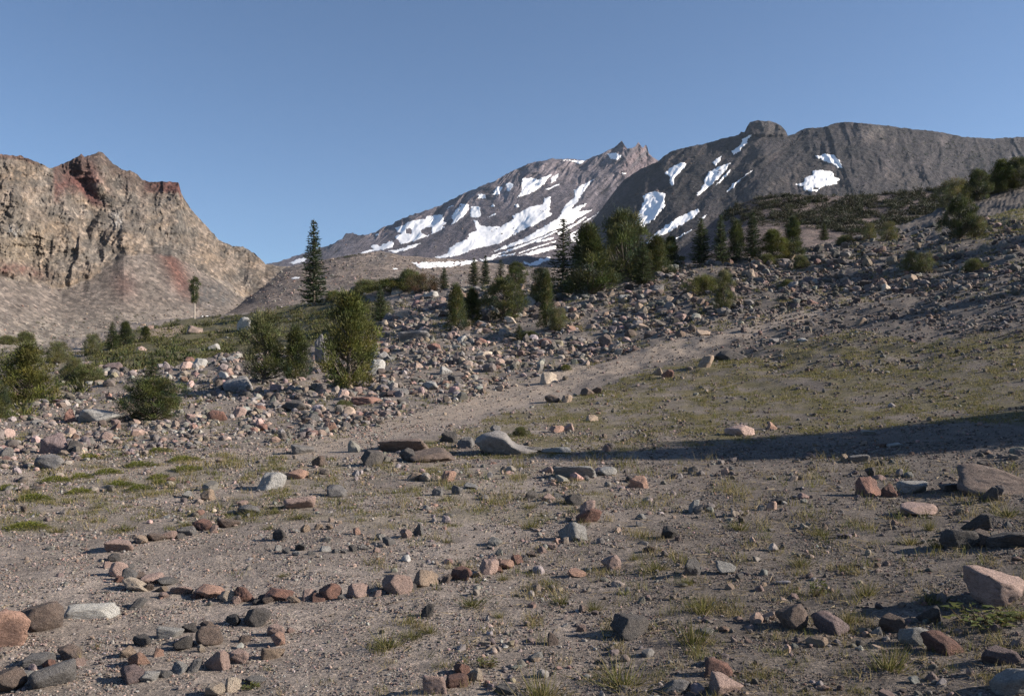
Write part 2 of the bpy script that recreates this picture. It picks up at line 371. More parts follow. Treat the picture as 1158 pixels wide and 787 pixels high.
# --- C: moraine hills closing the valley
TOPC = [(110, 384), (180, 368), (230, 358), (258, 342), (280, 325), (305, 309), (325, 302), (345, 298), (370, 293), (400, 288), (430, 284), (455, 289), (485, 291.5), (520, 293.5), (543, 296), (560, 298), (585, 301), (620, 303), (660, 304), (760, 306), (900, 310)]
BOTC = [(110, 392), (230, 368), (900, 345)]
def dispC(px, py, v): return sstep(0, .1, v)*(-4*fbm(px/40, py/22, 0, 71, 4)-.8*fbm(px/12, py/8, 0, 72, 3))
def colC(px, py, v):
    n = fbm(px/22, py/10, 0, 73, 4); c = np.empty(px.shape+(3,)); c[:] = (.20, .168, .148)
    c = lerpc(c, sstep(.1, .5, n), (.165, .145, .132)); return c*(1+.15*n)[..., None]
msc = attr_mat('scree_slope', .09, .6, .68, 1.35, .9, .5, 1.2, .35)
sheet("moraine", 110, 900, 1.0, TOPC, BOTC, 90, lambda px, py, v: 330+210*v, dispC, colC, msc, rough=lambda px: .9*fbm(px/16, 0*px, 0, 74, 3), label='low grey brown moraine hill closing the valley')

# --- D: the cliff and its talus apron
TOPD = [(-320, 150), (-200, 158), (-100, 168), (0, 175), (25, 177), (48, 186), (57, 191), (65, 188), (80, 182), (89, 177), (92, 174), (96, 178), (104, 175), (112, 172), (117, 174), (122, 179), (128, 186), (140, 193), (148, 194), (155, 197), (160, 203), (168, 206),
        (185, 205.5), (202, 207), (205, 219), (215, 236), (228, 250), (240, 263), (247, 271), (252, 274), (258, 276), (265, 279), (275, 279), (283, 284), (293, 291), (300, 299), (325, 302), (345, 303), (380, 312), (420, 330)]
BOTD = [(-320, 412), (0, 404), (150, 392), (300, 372), (420, 350)]
FOOT = [(-320, 300), (-100, 309), (0, 313), (35, 320), (70, 327), (94, 320), (112, 309), (128, 299), (140, 290), (165, 288), (193, 289), (210, 297), (224, 306), (245, 314), (259, 321), (276, 336), (310, 330), (345, 324), (420, 340)]
def footy(px, py): return pl(FOOT, px)+4*fbm(px/14, 0*px, 0, 81, 3)
def depthD(px, py, v):
    b = pl(BOTD, px); t = pl(TOPD, px); f = np.clip(pl(FOOT, px), t+2, b-2)
    ta = np.clip((b-py)/(b-f), 0, 1); cl = np.clip((f-py)/(f-t), 0, 1)
    far = .42*(np.clip(px, -320, 420)-100)
    return 345+far+62*ta**.9+46*cl
def buttress(px, py): return sstep(-8, 8, (px-(62+.42*(py-190)+6*fbm(py/18, 0*py, 0, 82, 3))))   # 0 = nearer western mass
def dispD(px, py, v):
    f = footy(px, py); cl = sstep(-2, 10, f-py); ed = sstep(0, .06, v)
    d = cl*(-1.7*ridged((px+.18*(py-250))/17+fbm(px/30, py/30, 0, 83, 2)*.6, py/70, 84, 4)-2.6*fbm(px/26, py/26, 0, 85, 4)-7*fbm(px/65, py/50, 0, 185, 2)-.6*ridged(px/7, py/5, 86, 3)-.9*ridged(px/60+1.3, py/9+fbm(px/40, py/40, 0, 187, 2), 186, 3)-.35*fbm(px/4, py/4, 0, 88, 3))
    d = d+9*buttress(px, py)*cl*sstep(330, 280, py)
    # the red gully under the summit
    gx = px-(100+.8*(py-215)); d = d+6*np.exp(-(gx/11)**2)*np.exp(-((py-215)/22)**2)*cl
    d = d+(1-cl)*(-.8*fbm(px/40, py/24, 0, 87, 3)-.4*ridged(px/22+py/40, py/60, 89, 2))
    return d*ed
def colD(px, py, v):
    f = footy(px, py); cl = sstep(-1.5, 2.5, f-py); n = fbm(px/14, py/14, 0, 91, 4); n2 = fbm(px/5, py/7, 0, 92, 3); big = fbm(px/42, py/28, 0, 93, 3)
    c = np.empty(px.shape+(3,)); c[:] = (.285, .215, .155)
    c = lerpc(c, sstep(.0, .35, big), (.235, .195, .16)); c = lerpc(c, sstep(.05, .45, -big), (.325, .225, .14))
    c = lerpc(c, .7*sstep(.12, .4, n), (.15, .13, .11)); c = lerpc(c, .6*sstep(.12, .45, -n), (.40, .30, .225))
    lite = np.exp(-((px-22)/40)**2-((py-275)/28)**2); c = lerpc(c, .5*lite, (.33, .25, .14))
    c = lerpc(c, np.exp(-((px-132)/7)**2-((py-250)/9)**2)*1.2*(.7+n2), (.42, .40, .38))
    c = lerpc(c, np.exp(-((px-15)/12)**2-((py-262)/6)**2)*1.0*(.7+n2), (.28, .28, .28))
    # grey right-hand buttress
    c = lerpc(c, .6*sstep(165, 190, px)*sstep(300, 280, py+.25*(px-190))*(.6+n), (.165, .150, .135))
    # dark red cinder crest and gullies
    t = pl(TOPD, px); red = sstep(58, 64, px)*(1-sstep(98, 120, px-.5*(py-190)))*(1-sstep(24, 46, py-t+8*n))
    c = lerpc(c, red*.95, (.19, .065, .055))
    gx = px-(98+.85*(py-215)); gr = np.exp(-(gx/9)**4)*sstep(195, 205, py)*(1-sstep(228, 238, py)); c = lerpc(c, gr, (.22, .062, .05))
    r2 = sstep(160, 166, px)*(1-sstep(203, 206, px))*(1-sstep(9, 15, py-t+3*n2)); c = lerpc(c, r2, (.20, .062, .05))
    r0 = (1-sstep(30, 52, px))*(1-sstep(2, 6, py-t)); c = lerpc(c, r0*.9, (.20, .10, .075))
    cb = sstep(60, 66, px)*(1-sstep(150, 200, px))*(1-sstep(8, 26, py-t+12*n)); c = lerpc(c, cb*.75, (.13, .082, .07))
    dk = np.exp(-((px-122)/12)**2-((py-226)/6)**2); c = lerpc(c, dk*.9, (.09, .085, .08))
    rb = (1-sstep(35, 70, px))*np.exp(-((py-303-.12*px)/7)**2)*(.7+n); c = lerpc(c, rb, (.24, .105, .075))
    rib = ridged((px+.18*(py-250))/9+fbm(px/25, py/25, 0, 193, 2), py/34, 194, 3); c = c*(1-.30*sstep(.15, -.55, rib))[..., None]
    gr_ = c.mean(-1, keepdims=True); c = (c*.58+gr_*.42)*.51*(1+.42*n2)[..., None]
    # talus
    s = np.empty(px.shape+(3,)); s[:] = (.232, .190, .165)
    s = lerpc(s, sstep(340, 385, py+3*n)*(1-sstep(200, 260, px))*.6, (.30, .262, .225))
    st = np.exp(-((px-(196+.5*(py-300)))/13)**2)*(1-sstep(325, 352, py)); s = lerpc(s, st*.85, (.165, .075, .060))
    st2 = np.exp(-((px-(140+.2*(py-320)))/14)**2)*np.exp(-((py-322)/16)**2); s = lerpc(s, st2*.6, (.185, .10, .085))
    bo = np.exp(-((px-238)/30)**2-((py-335)/15)**2); s = lerpc(s, bo*(.7+n2), (.14, .13, .125))
    s = lerpc(s, sstep(250, 300, px)*.7, (.215, .18, .158))
    ln = np.exp(-((py-(296+.66*(px-215)))/1.6)**2)*sstep(210, 222, px)*(1-sstep(268, 280, px)); s = lerpc(s, ln*.9, (.40, .33, .27))
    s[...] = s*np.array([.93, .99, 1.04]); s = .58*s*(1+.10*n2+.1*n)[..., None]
    return s*(1-cl[..., None])+c*cl[..., None]
mcl = attr_mat('cliff_rock', .12, .6, .66, 1.36, .7, .35, .9, .55)
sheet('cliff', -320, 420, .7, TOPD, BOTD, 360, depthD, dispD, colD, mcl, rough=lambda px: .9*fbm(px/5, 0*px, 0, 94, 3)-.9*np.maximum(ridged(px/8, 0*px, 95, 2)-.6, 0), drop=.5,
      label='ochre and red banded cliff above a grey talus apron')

# --- E: hillside carrying the belt of dwarf pines
TOPE = [(700, 318), (740, 305), (780, 275), (805, 252), (822, 239), (840, 229), (860, 222), (900, 221), (960, 222), (1010, 219), (1060, 213), (1100, 205), (1158, 190), (1250, 172), (1500, 150)]
BOTE = [(700, 322), (800, 312), (1500, 312)]
def dispE(px, py, v): return sstep(0, .1, v)*(-1.3*fbm(px/36, py/18, 0, 96, 4)-.25*fbm(px/10, py/8, 0, 97, 3))
def colE(px, py, v):
    n = fbm(px/18, py/9, 0, 98, 4); c = np.empty(px.shape+(3,)); c[:] = (.115, .092, .086); return c*(1+.25*n)[..., None]
sheet('hillside', 700, 1500, 1.2, TOPE, BOTE, 90, lambda px, py, v: 135+85*v, dispE, colE, attr_mat('hillside_scree', .3, 1.6, .7, 1.35, .8, 1.2, .5, .8), rough=lambda px: .8*fbm(px/12, 0*px, 0, 99, 3),
      label='purplish brown scree hillside below the dome')

# ------------------------------------------------------------------ snow patches
m_snow, nt, b = new_mat('snow'); tc = N(nt, 'ShaderNodeTexCoord').outputs['Object']
L(nt, ramp(nt, noise(nt, tc, .04, 5, .6), (.3, (.82, .81, .80)), (.65, (.92, .92, .93))), b.inputs['Base Color'])
bp = N(nt, 'ShaderNodeBump'); bp.inputs['Strength'].default_value = .35; bp.inputs['Distance'].default_value = 4; L(nt, noise(nt, tc, .03, 4, .6), bp.inputs['Height']); L(nt, bp.outputs['Normal'], b.inputs['Normal'])
def snow(sh, poly, label, holes=(), off=3.0, wob=1.0, step=.6, group='snow patches on the mountain'):
    p = np.array(poly, float); x0, y0 = p.min(0)-2; x1, y1 = p.max(0)+2
    gx = np.arange(x0, x1, step); gy = np.arange(y0, y1, step); X, Y = np.meshgrid(gx, gy)
    wx = X+1.5*wob*fbm(X/5, Y/5, 0, 101, 4, .6); wy = Y+1.1*wob*fbm(X/5, Y/5, 9, 102, 4, .6)
    m = inpoly(wx, wy, poly)
    for h in holes: m &= ~inpoly(wx, wy, h)
    q = m[:-1, :-1] & m[1:, :-1] & m[:-1, 1:] & m[1:, 1:]
    nc = len(gx); r, c = np.nonzero(q)
    if len(r) == 0: return
    a = r*nc+c; Fq = np.stack([a+nc, a+nc+1, a+1, a], 1)
    use, inv = np.unique(Fq.ravel(), return_inverse=True)
    XX = X.ravel()[use]; YY = Y.ravel()[use]
    cnt = np.zeros(X.size); np.add.at(cnt, Fq.ravel(), 1); edge = (cnt[use] < 4)
    D = sheet_Y(sh, XX, YY); V = P(XX, YY, D-off*np.where(edge, .35, 1.0)*(1.6 if sh != 'cliff' and sh != 'moraine' else 1))
    o = V.mean(0); me = mk_mesh('snow_patch', V-o, inv.reshape(-1, 4))
    tag(obj('snow_patch', me, m_snow, loc=o), label, 'snow patch', group)
def c1(*p): return [(340+.1727*x, 200+.1727*y) for x, y in p]
def c2(*p): return [(540+.2033*x, 150+.2033*y) for x, y in p]
def c3(*p): return [(700+.2288*x, 120+.2288*y) for x, y in p]
def c4(*p): return [(860+.2573*x, 120+.2573*y) for x, y in p]
snow('volcano', c1((600, 352), (635, 358), (615, 332), (655, 325), (700, 295), (760, 280), (815, 278), (825, 255), (870, 252), (920, 245), (940, 270), (938, 288), (962, 300), (935, 318), (946, 335), (870, 375), (790, 405), (700, 435), (650, 445), (635, 420), (618, 390), (640, 378), (660, 372), (640, 360)),
     'wide snow field with two bare rock islands on the low left shoulder of the volcano', holes=[c1((690, 345), (712, 335), (728, 355), (718, 375), (695, 368)), c1((792, 355), (820, 332), (850, 330), (858, 372), (830, 380), (800, 372))])
snow('volcano', c1((455, 455), (480, 440), (520, 450), (560, 430), (600, 415), (615, 440), (600, 465), (550, 475), (480, 488)), 'small bilobed snow patch lowest on the left ridge of the volcano')
snow('volcano', c1((565, 485), (650, 470), (730, 440), (795, 433), (760, 457), (680, 487), (610, 500)), 'thin slanting snow tongue just below the snow field with rock islands')
snow('volcano', c1((985, 255), (1050, 170), (1110, 185), (1090, 240), (1060, 270), (1010, 305), (965, 325), (1000, 290)), 'steep blocky snow patch between the rock island field and the upper cliffs')
snow('volcano', c1((1110, 230), (1120, 193), (1158, 188), (1180, 200), (1178, 262), (1140, 272), (1103, 262)), 'squarish snow patch touching the right side of the steep blocky one')
snow('volcano', c1((945, 215), (1000, 183), (1007, 189), (952, 218)), 'narrow sliver of snow high on the ridge above the rock island field')
snow('volcano', c1((488, 370), (515, 370), (512, 390), (490, 388)), 'small round snow spot on the pinnacled left end of the ridge')
snow('volcano', c1((860, 532), (960, 500), (975, 465), (1025, 430), (1085, 410), (1100, 375), (1150, 350), (1125, 280), (1158, 285), (1200, 340), (1245, 352))[:-2]+c2((20, 520), (130, 520), (200, 480), (190, 460), (300, 410), (360, 400), (370, 360), (410, 355), (400, 440), (422, 455), (330, 510), (250, 545), (120, 620), (0, 645))+c1((1040, 515), (930, 535)),
     'largest snow field, a broad curved sheet in the bowl at mid slope')
snow('volcano', c2((535, 320), (590, 285), (650, 257), (600, 320), (575, 350), (560, 385), (520, 425), (590, 395), (615, 392), (560, 440), (650, 425), (560, 480), (510, 510), (430, 545), (300, 600), (180, 640), (60, 672), (150, 630), (250, 590), (370, 520), (450, 470), (470, 430), (490, 400), (540, 355)),
     'long branching snow couloir sweeping down from below the summit')
snow('volcano', c2((570, 508), (640, 465), (750, 392), (758, 400), (670, 455), (600, 500)), 'straight thin snow streak beside the dark spur under the summit')
snow('volcano', c2((510, 565), (570, 532), (620, 505), (612, 522), (520, 572)), 'short thin snow streak low on the slope under the straight one')
snow('volcano', c2((215, 685), (330, 650), (430, 625), (445, 640), (400, 660), (300, 682)), 'flat snow strip ending behind the slender fir spire')
snow('volcano', c2((15, 700), (80, 690), (215, 665), (205, 680), (110, 695), (60, 715), (20, 718)), 'small flat snow strip at the foot of the branching couloir')
snow('volcano', c2((232, 706), (290, 725), (380, 690), (412, 690), (402, 710), (330, 740), (290, 747)), 'hooked snow patch at the slope foot above the round topped pines')
snow('volcano', c2((310, 603), (430, 577), (425, 590), (330, 615)), 'faint narrow snow strip between couloir and flat strip')
snow('moraine', c1((725, 557), (760, 558), (900, 556), (1000, 553), (1140, 543), (1175, 548), (1100, 575), (930, 598), (800, 601), (755, 590), (750, 572)), 'long level snow bank lying across the moraine below the mountain', off=1.0)
snow('volcano', c2((720, 120), (770, 112), (805, 128), (780, 155), (740, 148)), 'isolated bright snow patch just under the summit pinnacles')
snow('volcano', c2((455, 153), (520, 152), (615, 156), (570, 178), (520, 162)), 'snow cap lying along the skyline crest left of the summit', off=5)
snow('volcano', c2((215, 370), (240, 330), (250, 255), (290, 250), (340, 260), (380, 240), (410, 235), (370, 290), (330, 320), (270, 350)), 'ragged snow patch hanging in the grey cliffs below the crest')
snow('volcano', c2((405, 250), (460, 220), (440, 270), (405, 285)), 'small shaded snow patch high beside the ragged hanging one')
snow('volcano', c2((365, 318), (455, 281), (462, 288), (400, 319)), 'slim snow wedge below the small shaded patch under the crest')
snow('volcano', c2((75, 350), (105, 300), (140, 300), (125, 345)), 'small snow patch left of the ragged hanging one, nearer the ridge shoulder')
snow('volcano', c2((158, 285), (175, 275), (205, 290), (180, 330), (165, 325)), 'small anvil shaped snow patch close left of the ragged hanging one')
snow('volcano', c2((0, 338), (45, 345), (50, 370), (0, 368)), 'small snow patch on the ridge edge above the squarish patch')
snow('volcano', c2((48, 475), (105, 447), (100, 462)), 'tiny snow wedge on the scree left of the largest field')
snow('volcano', c2((203, 398), (230, 395), (235, 415), (215, 420)), 'tiny snow dot on the scree just above the largest field')
snow('volcano', c2((70, 415), (85, 390), (98, 412)), 'tiny triangular snow scrap in the dark gully beside the squarish patch')
snow('volcano', [(326, 298), (335, 293), (345, 291), (349, 292), (342, 297), (332, 299)], 'small snow patch at the saddle beside the tall lone fir', off=4)
snow('volcano', c2((515, 568), (580, 562), (575, 600), (520, 612)), 'snow patch peeping between the slender fir spire and the next pine')
snow('volcano', c2((800, 224), (840, 221), (835, 229), (805, 231)), 'thin snow fleck below the summit rocks above the dark spur')
snow('volcano', c2((60, 688), (200, 640), (330, 590), (440, 543), (450, 551), (330, 606), (200, 656), (90, 690)), 'long hairline snow streak along the lower edge of the branching couloir', wob=.6)
snow('volcano', c2((225, 668), (330, 632), (440, 599), (442, 606), (330, 643), (225, 676)), 'hairline snow streak just above the flat strip at the fir spire', wob=.6)
snow('volcano', c2((440, 560), (520, 515), (600, 468), (614, 472), (530, 528), (450, 573)), 'hairline snow streak between the couloir and the straight thin streak', wob=.6)
snow('volcano', c1((380, 497), (455, 478), (540, 468), (560, 474), (470, 492), (400, 506)), 'hairline snow strip under the small bilobed patch on the left ridge', wob=.6)
snow('ridge', c3((225, 335), (250, 305), (300, 280), (330, 278), (330, 300), (300, 330), (270, 360), (278, 390), (260, 398), (248, 375), (245, 345)), 'tooth shaped snow patch on the dark flank beside the summit notch')
snow('ridge', c3((72, 575), (110, 500), (120, 440), (150, 425), (190, 422), (235, 430), (225, 465), (232, 490), (180, 555), (105, 610)), 'large broad snow patch above the pine clump')
snow('ridge', c3((133, 682), (150, 650), (230, 590), (300, 545), (390, 505), (403, 520), (370, 555), (290, 600), (200, 650), (145, 685)), 'long clean diagonal snow tongue reaching down between the pine groups')
snow('ridge', c3((235, 676), (290, 645), (370, 603), (362, 617), (280, 660)), 'thin snow line below the long diagonal tongue')
snow('ridge', c3((378, 447), (415, 385), (420, 365), (440, 330), (480, 305), (557, 275), (520, 330), (470, 380), (400, 440)), 'feathered snow patch in the gully below the flat topped block')
snow('ridge', c3((465, 407), (500, 360), (547, 310), (552, 325), (510, 370)), 'narrow snow streak running beside the feathered gully patch')
snow('ridge', c3((525, 432), (560, 385), (600, 360), (665, 308), (655, 325), (600, 370), (560, 410)), 'slender snow streak nearest the dwarf pine belt, below the block')
snow('ridge', c3((555, 225), (600, 190), (610, 165), (640, 145), (660, 140), (640, 170), (600, 225), (565, 245)), 'snow patch climbing to the foot of the flat topped block')
snow('ridge', c3((458, 280), (480, 260), (512, 245), (490, 285), (475, 298)), 'small snow wedge midway between block patch and tooth shaped patch')
snow('ridge', c3((385, 565), (435, 533), (428, 550)), 'short snow fleck above the end of the long diagonal tongue')
snow('ridge', c4((235, 222), (285, 208), (325, 215), (350, 240), (362, 275), (335, 270), (320, 255), (280, 245)), 'upper of the two snow patches on the brown dome')
snow('ridge', c4((150, 345), (190, 335), (195, 315), (230, 300), (225, 285), (270, 280), (320, 290), (325, 310), (350, 320), (335, 345), (280, 355), (245, 378), (190, 372), (185, 355)), 'lower and larger of the two snow patches on the brown dome',
     holes=[c4((230, 360), (250, 358), (252, 366), (232, 366))])
snow('cliff', [(277, 341), (281, 338), (289, 336.5), (291, 338), (285, 341)], 'small old snow patch at the right end of the cliff talus', off=.8, wob=.4, step=.35, group='snow patches at the cliff foot')
snow('cliff', [(225, 361), (228, 357), (238, 357), (240, 359), (234, 362)], 'old snow patch beside the bare trunked tree', off=.8, wob=.4, step=.35, group='snow patches at the cliff foot')
snow('moraine', [(328, 315), (333, 313), (340, 313), (338, 315), (332, 316)], 'small snow scrap on the moraine just left of the tall lone fir', off=.8, wob=.4, step=.35, group='snow patches at the cliff foot')
snow('moraine', c1((597, 598), (625, 596), (640, 604), (610, 608)), 'small snow scrap on the moraine slope under the level snow bank', off=.8, wob=.4, step=.35, group='snow patches at the cliff foot')
# ------------------------------------------------------------------ rocks
def ico(sub):
    bm = bmesh.new(); bmesh.ops.create_icosphere(bm, subdivisions=sub, radius=1)
    V = np.array([v.co[:] for v in bm.verts]); Fc = np.array([[v.index for v in f.verts] for f in bm.faces]); bm.free()
    return V/np.linalg.norm(V, axis=1)[:, None], Fc
ICO = {k: ico(k) for k in (1, 2, 3, 4)}
def rock_shape(seed, sub, kind='a'):
    r = np.random.default_rng(seed); V, Fc = ICO[sub]
    if kind == 'o':
        nrm = r.normal(size=(13, 3)); d = r.uniform(.60, .93, 13)
    else:          # broken block: six skewed faces, then corners knocked off
        jt, nc = (.14, 5) if kind == 'l' else (.42, 9)
        ax = np.concatenate([np.eye(3), -np.eye(3)])+r.normal(0, jt, (6, 3)); ch = r.normal(size=(nc, 3))
        nrm = np.concatenate([ax, ch]); d = np.concatenate([r.uniform(.42, .70, 6), r.uniform(.52, .84, nc) if kind != 'l' else r.uniform(.72, .9, nc)])
    nrm /= np.linalg.norm(nrm, axis=1)[:, None]
    dots = V@nrm.T; rad = np.where(dots > .05, d/np.maximum(dots, .05), 9).min(1); rad = np.minimum(rad, 1.15 if kind != 'o' else 1.0)
    if sub >= 3:   # worn edges, cracks and pitting
        q = r.uniform(0, 50); W = V*rad[:, None]
        rad = rad*(1+(.055 if kind == 'o' else .05)*fbm(W[:, 0]*2+q, W[:, 1]*2, W[:, 2]*2, seed, 3)+.03*fbm(W[:, 0]*6+q, W[:, 1]*7, W[:, 2]*7, seed+5, 3)
                   - (.05 if kind != 'o' else .02)*np.maximum(0, 1-9*np.abs(perlin(W[:, 0]*1.6+q, W[:, 1]*1.6, W[:, 2]*2.4, seed+9))))
    V = V*rad[:, None]
    mn, mx = V.min(0), V.max(0); V = (V-(mn+mx)/2)/(mx-mn)
    return V, Fc
def rock_mat(name, base, alt, fleck, lich=0.0):
    m, nt, b = new_mat(name); tc = N(nt, 'ShaderNodeTexCoord').outputs['Object']; oi = N(nt, 'ShaderNodeObjectInfo')
    ad = N(nt, 'ShaderNodeVectorMath', operation='ADD'); L(nt, tc, ad.inputs[0]); L(nt, oi.outputs['Random'], ad.inputs[1])
    mp = N(nt, 'ShaderNodeVectorMath', operation='MULTIPLY_ADD'); L(nt, oi.outputs['Random'], mp.inputs[0]); mp.inputs[1].default_value = (37, 91, 53); L(nt, tc, mp.inputs[2])
    vec = mp.outputs[0]
    c = mixc(nt, base, alt, ramp(nt, noise(nt, vec, 2.2, 5, .65), (.38, g3(0)), (.62, g3(1))), 'MIX')
    c = mixc(nt, c, ramp(nt, noise(nt, vec, 9, 6, .75), (.28, g3(.58)), (.5, g3(1)), (.75, g3(1.35))))
    c = mixc(nt, c, ramp(nt, noise(nt, vec, 34, 3, .7), (.3, g3(.86)), (.7, g3(1.14))))
    c = mixc(nt, c, fleck, ramp(nt, noise(nt, vec, 4.5, 6, .8), (.60, g3(0)), (.70, g3(.75))), 'MIX')
    c = mixc(nt, c, ramp(nt, oi.outputs['Random'], (0, g3(.80)), (1, g3(1.18))))
    L(nt, c, b.inputs['Base Color']); b.inputs['Roughness'].default_value = .85
    bp = N(nt, 'ShaderNodeBump'); bp.inputs['Strength'].default_value = 1.0; bp.inputs['Distance'].default_value = .07
    L(nt, noise(nt, vec, 9, 8, .75), bp.inputs['Height']); L(nt, bp.outputs['Normal'], b.inputs['Normal'])
    return m
RC = {'g': ('grey', (.215, .205, .20), (.165, .155, .15), (.30, .29, .27)), 'd': ('dark grey', (.095, .088, .084), (.125, .112, .105), (.19, .18, .17)),
      'p': ('pink', (.44, .315, .27), (.36, .265, .235), (.44, .33, .28)), 'r': ('rust red', (.27, .15, .118), (.17, .105, .09), (.30, .19, .14)),
      't': ('tan', (.38, .285, .215), (.31, .24, .185), (.46, .39, .32)), 'w': ('pale grey', (.37, .36, .345), (.30, .29, .275), (.48, .46, .43)),
      'b': ('brown', (.20, .150, .125), (.145, .115, .10), (.29, .24, .20)), 's': ('salmon', (.42, .265, .205), (.36, .23, .18), (.52, .36, .28)),
      'v': ('purplish', (.185, .145, .145), (.225, .165, .155), (.30, .25, .24)), 'x': ('white', (.60, .585, .55), (.50, .485, .45), (.68, .66, .63)), 'c': ('cream', (.52, .44, .35), (.43, .35, .28), (.60, .54, .47))}
RM = {k: rock_mat('rock_'+v[0].replace(' ', '_'), *v[1:]) for k, v in RC.items()}
SH = {'a': [rock_shape(100+i, 4, 'a') for i in range(9)], 'o': [rock_shape(200+i, 4, 'o') for i in range(5)], 'f': [rock_shape(300+i, 4, 'f') for i in range(6)], 'l': [rock_shape(400+i, 4, 'l') for i in range(4)]}
_rm = {}
def rock_mesh(kind, i, col):
    k = (kind, i, col)
    if k not in _rm:
        me = mk_mesh('rock', *SH[kind][i], smooth=True); me.materials.append(RM[col]); _rm[k] = me
    return _rm[k]
KW = {'a': 'angular', 'o': 'rounded', 'f': 'flat', 'l': 'long'}
ROCKS = []      # (object, px, py, w, colour, kind, own label or None)
def rock(px, py, w, h, col, kind='a', label=None, group='loose rocks on the slope', tilt=None, yaw=None, idx=None, deep=None, sink=.27):
    r = rng; Y = float(depth(px, py)); W = w*Y/F; H = .93*h*Y/F/(1-sink)
    D = deep*Y/F if deep else W*(r.uniform(.75, 1.0) if kind != 'l' else .5)
    D = min(D, max(2.2*H, .6*W)) if kind != 'f' else D
    i = idx if idx is not None else int(r.integers(len(SH[kind])))
    o = bpy.data.objects.new('rock', rock_mesh(kind, i, col)); C.objects.link(o)
    yw = yaw if yaw is not None else r.choice([0, math.pi])+r.uniform(-.35, .35)
    p = gpos(px, py); q = gpos(px, py)
    cx, cy = p[0], p[1]+D*.42
    cx = cx*cy/p[1]
    pj = (cx/cy*F+CX)
    # ground height under the centre
    zz = p[2]+(D*.42)*.07
    o.location = (cx, cy, zz+H*(.5-sink)); o.scale = (W, D, H)
    tx = tilt if tilt is not None else r.uniform(-.14, .14)
    o.rotation_euler = (r.uniform(-.1, .1), tx, yw)
    ROCKS.append((o, px, py-h*.5, w, col, kind, label)); o['group'] = group; o['category'] = 'rock'
    return o
RING = 'stones laid out in the big ring'; SPI = 'stones of the small inner arcs'
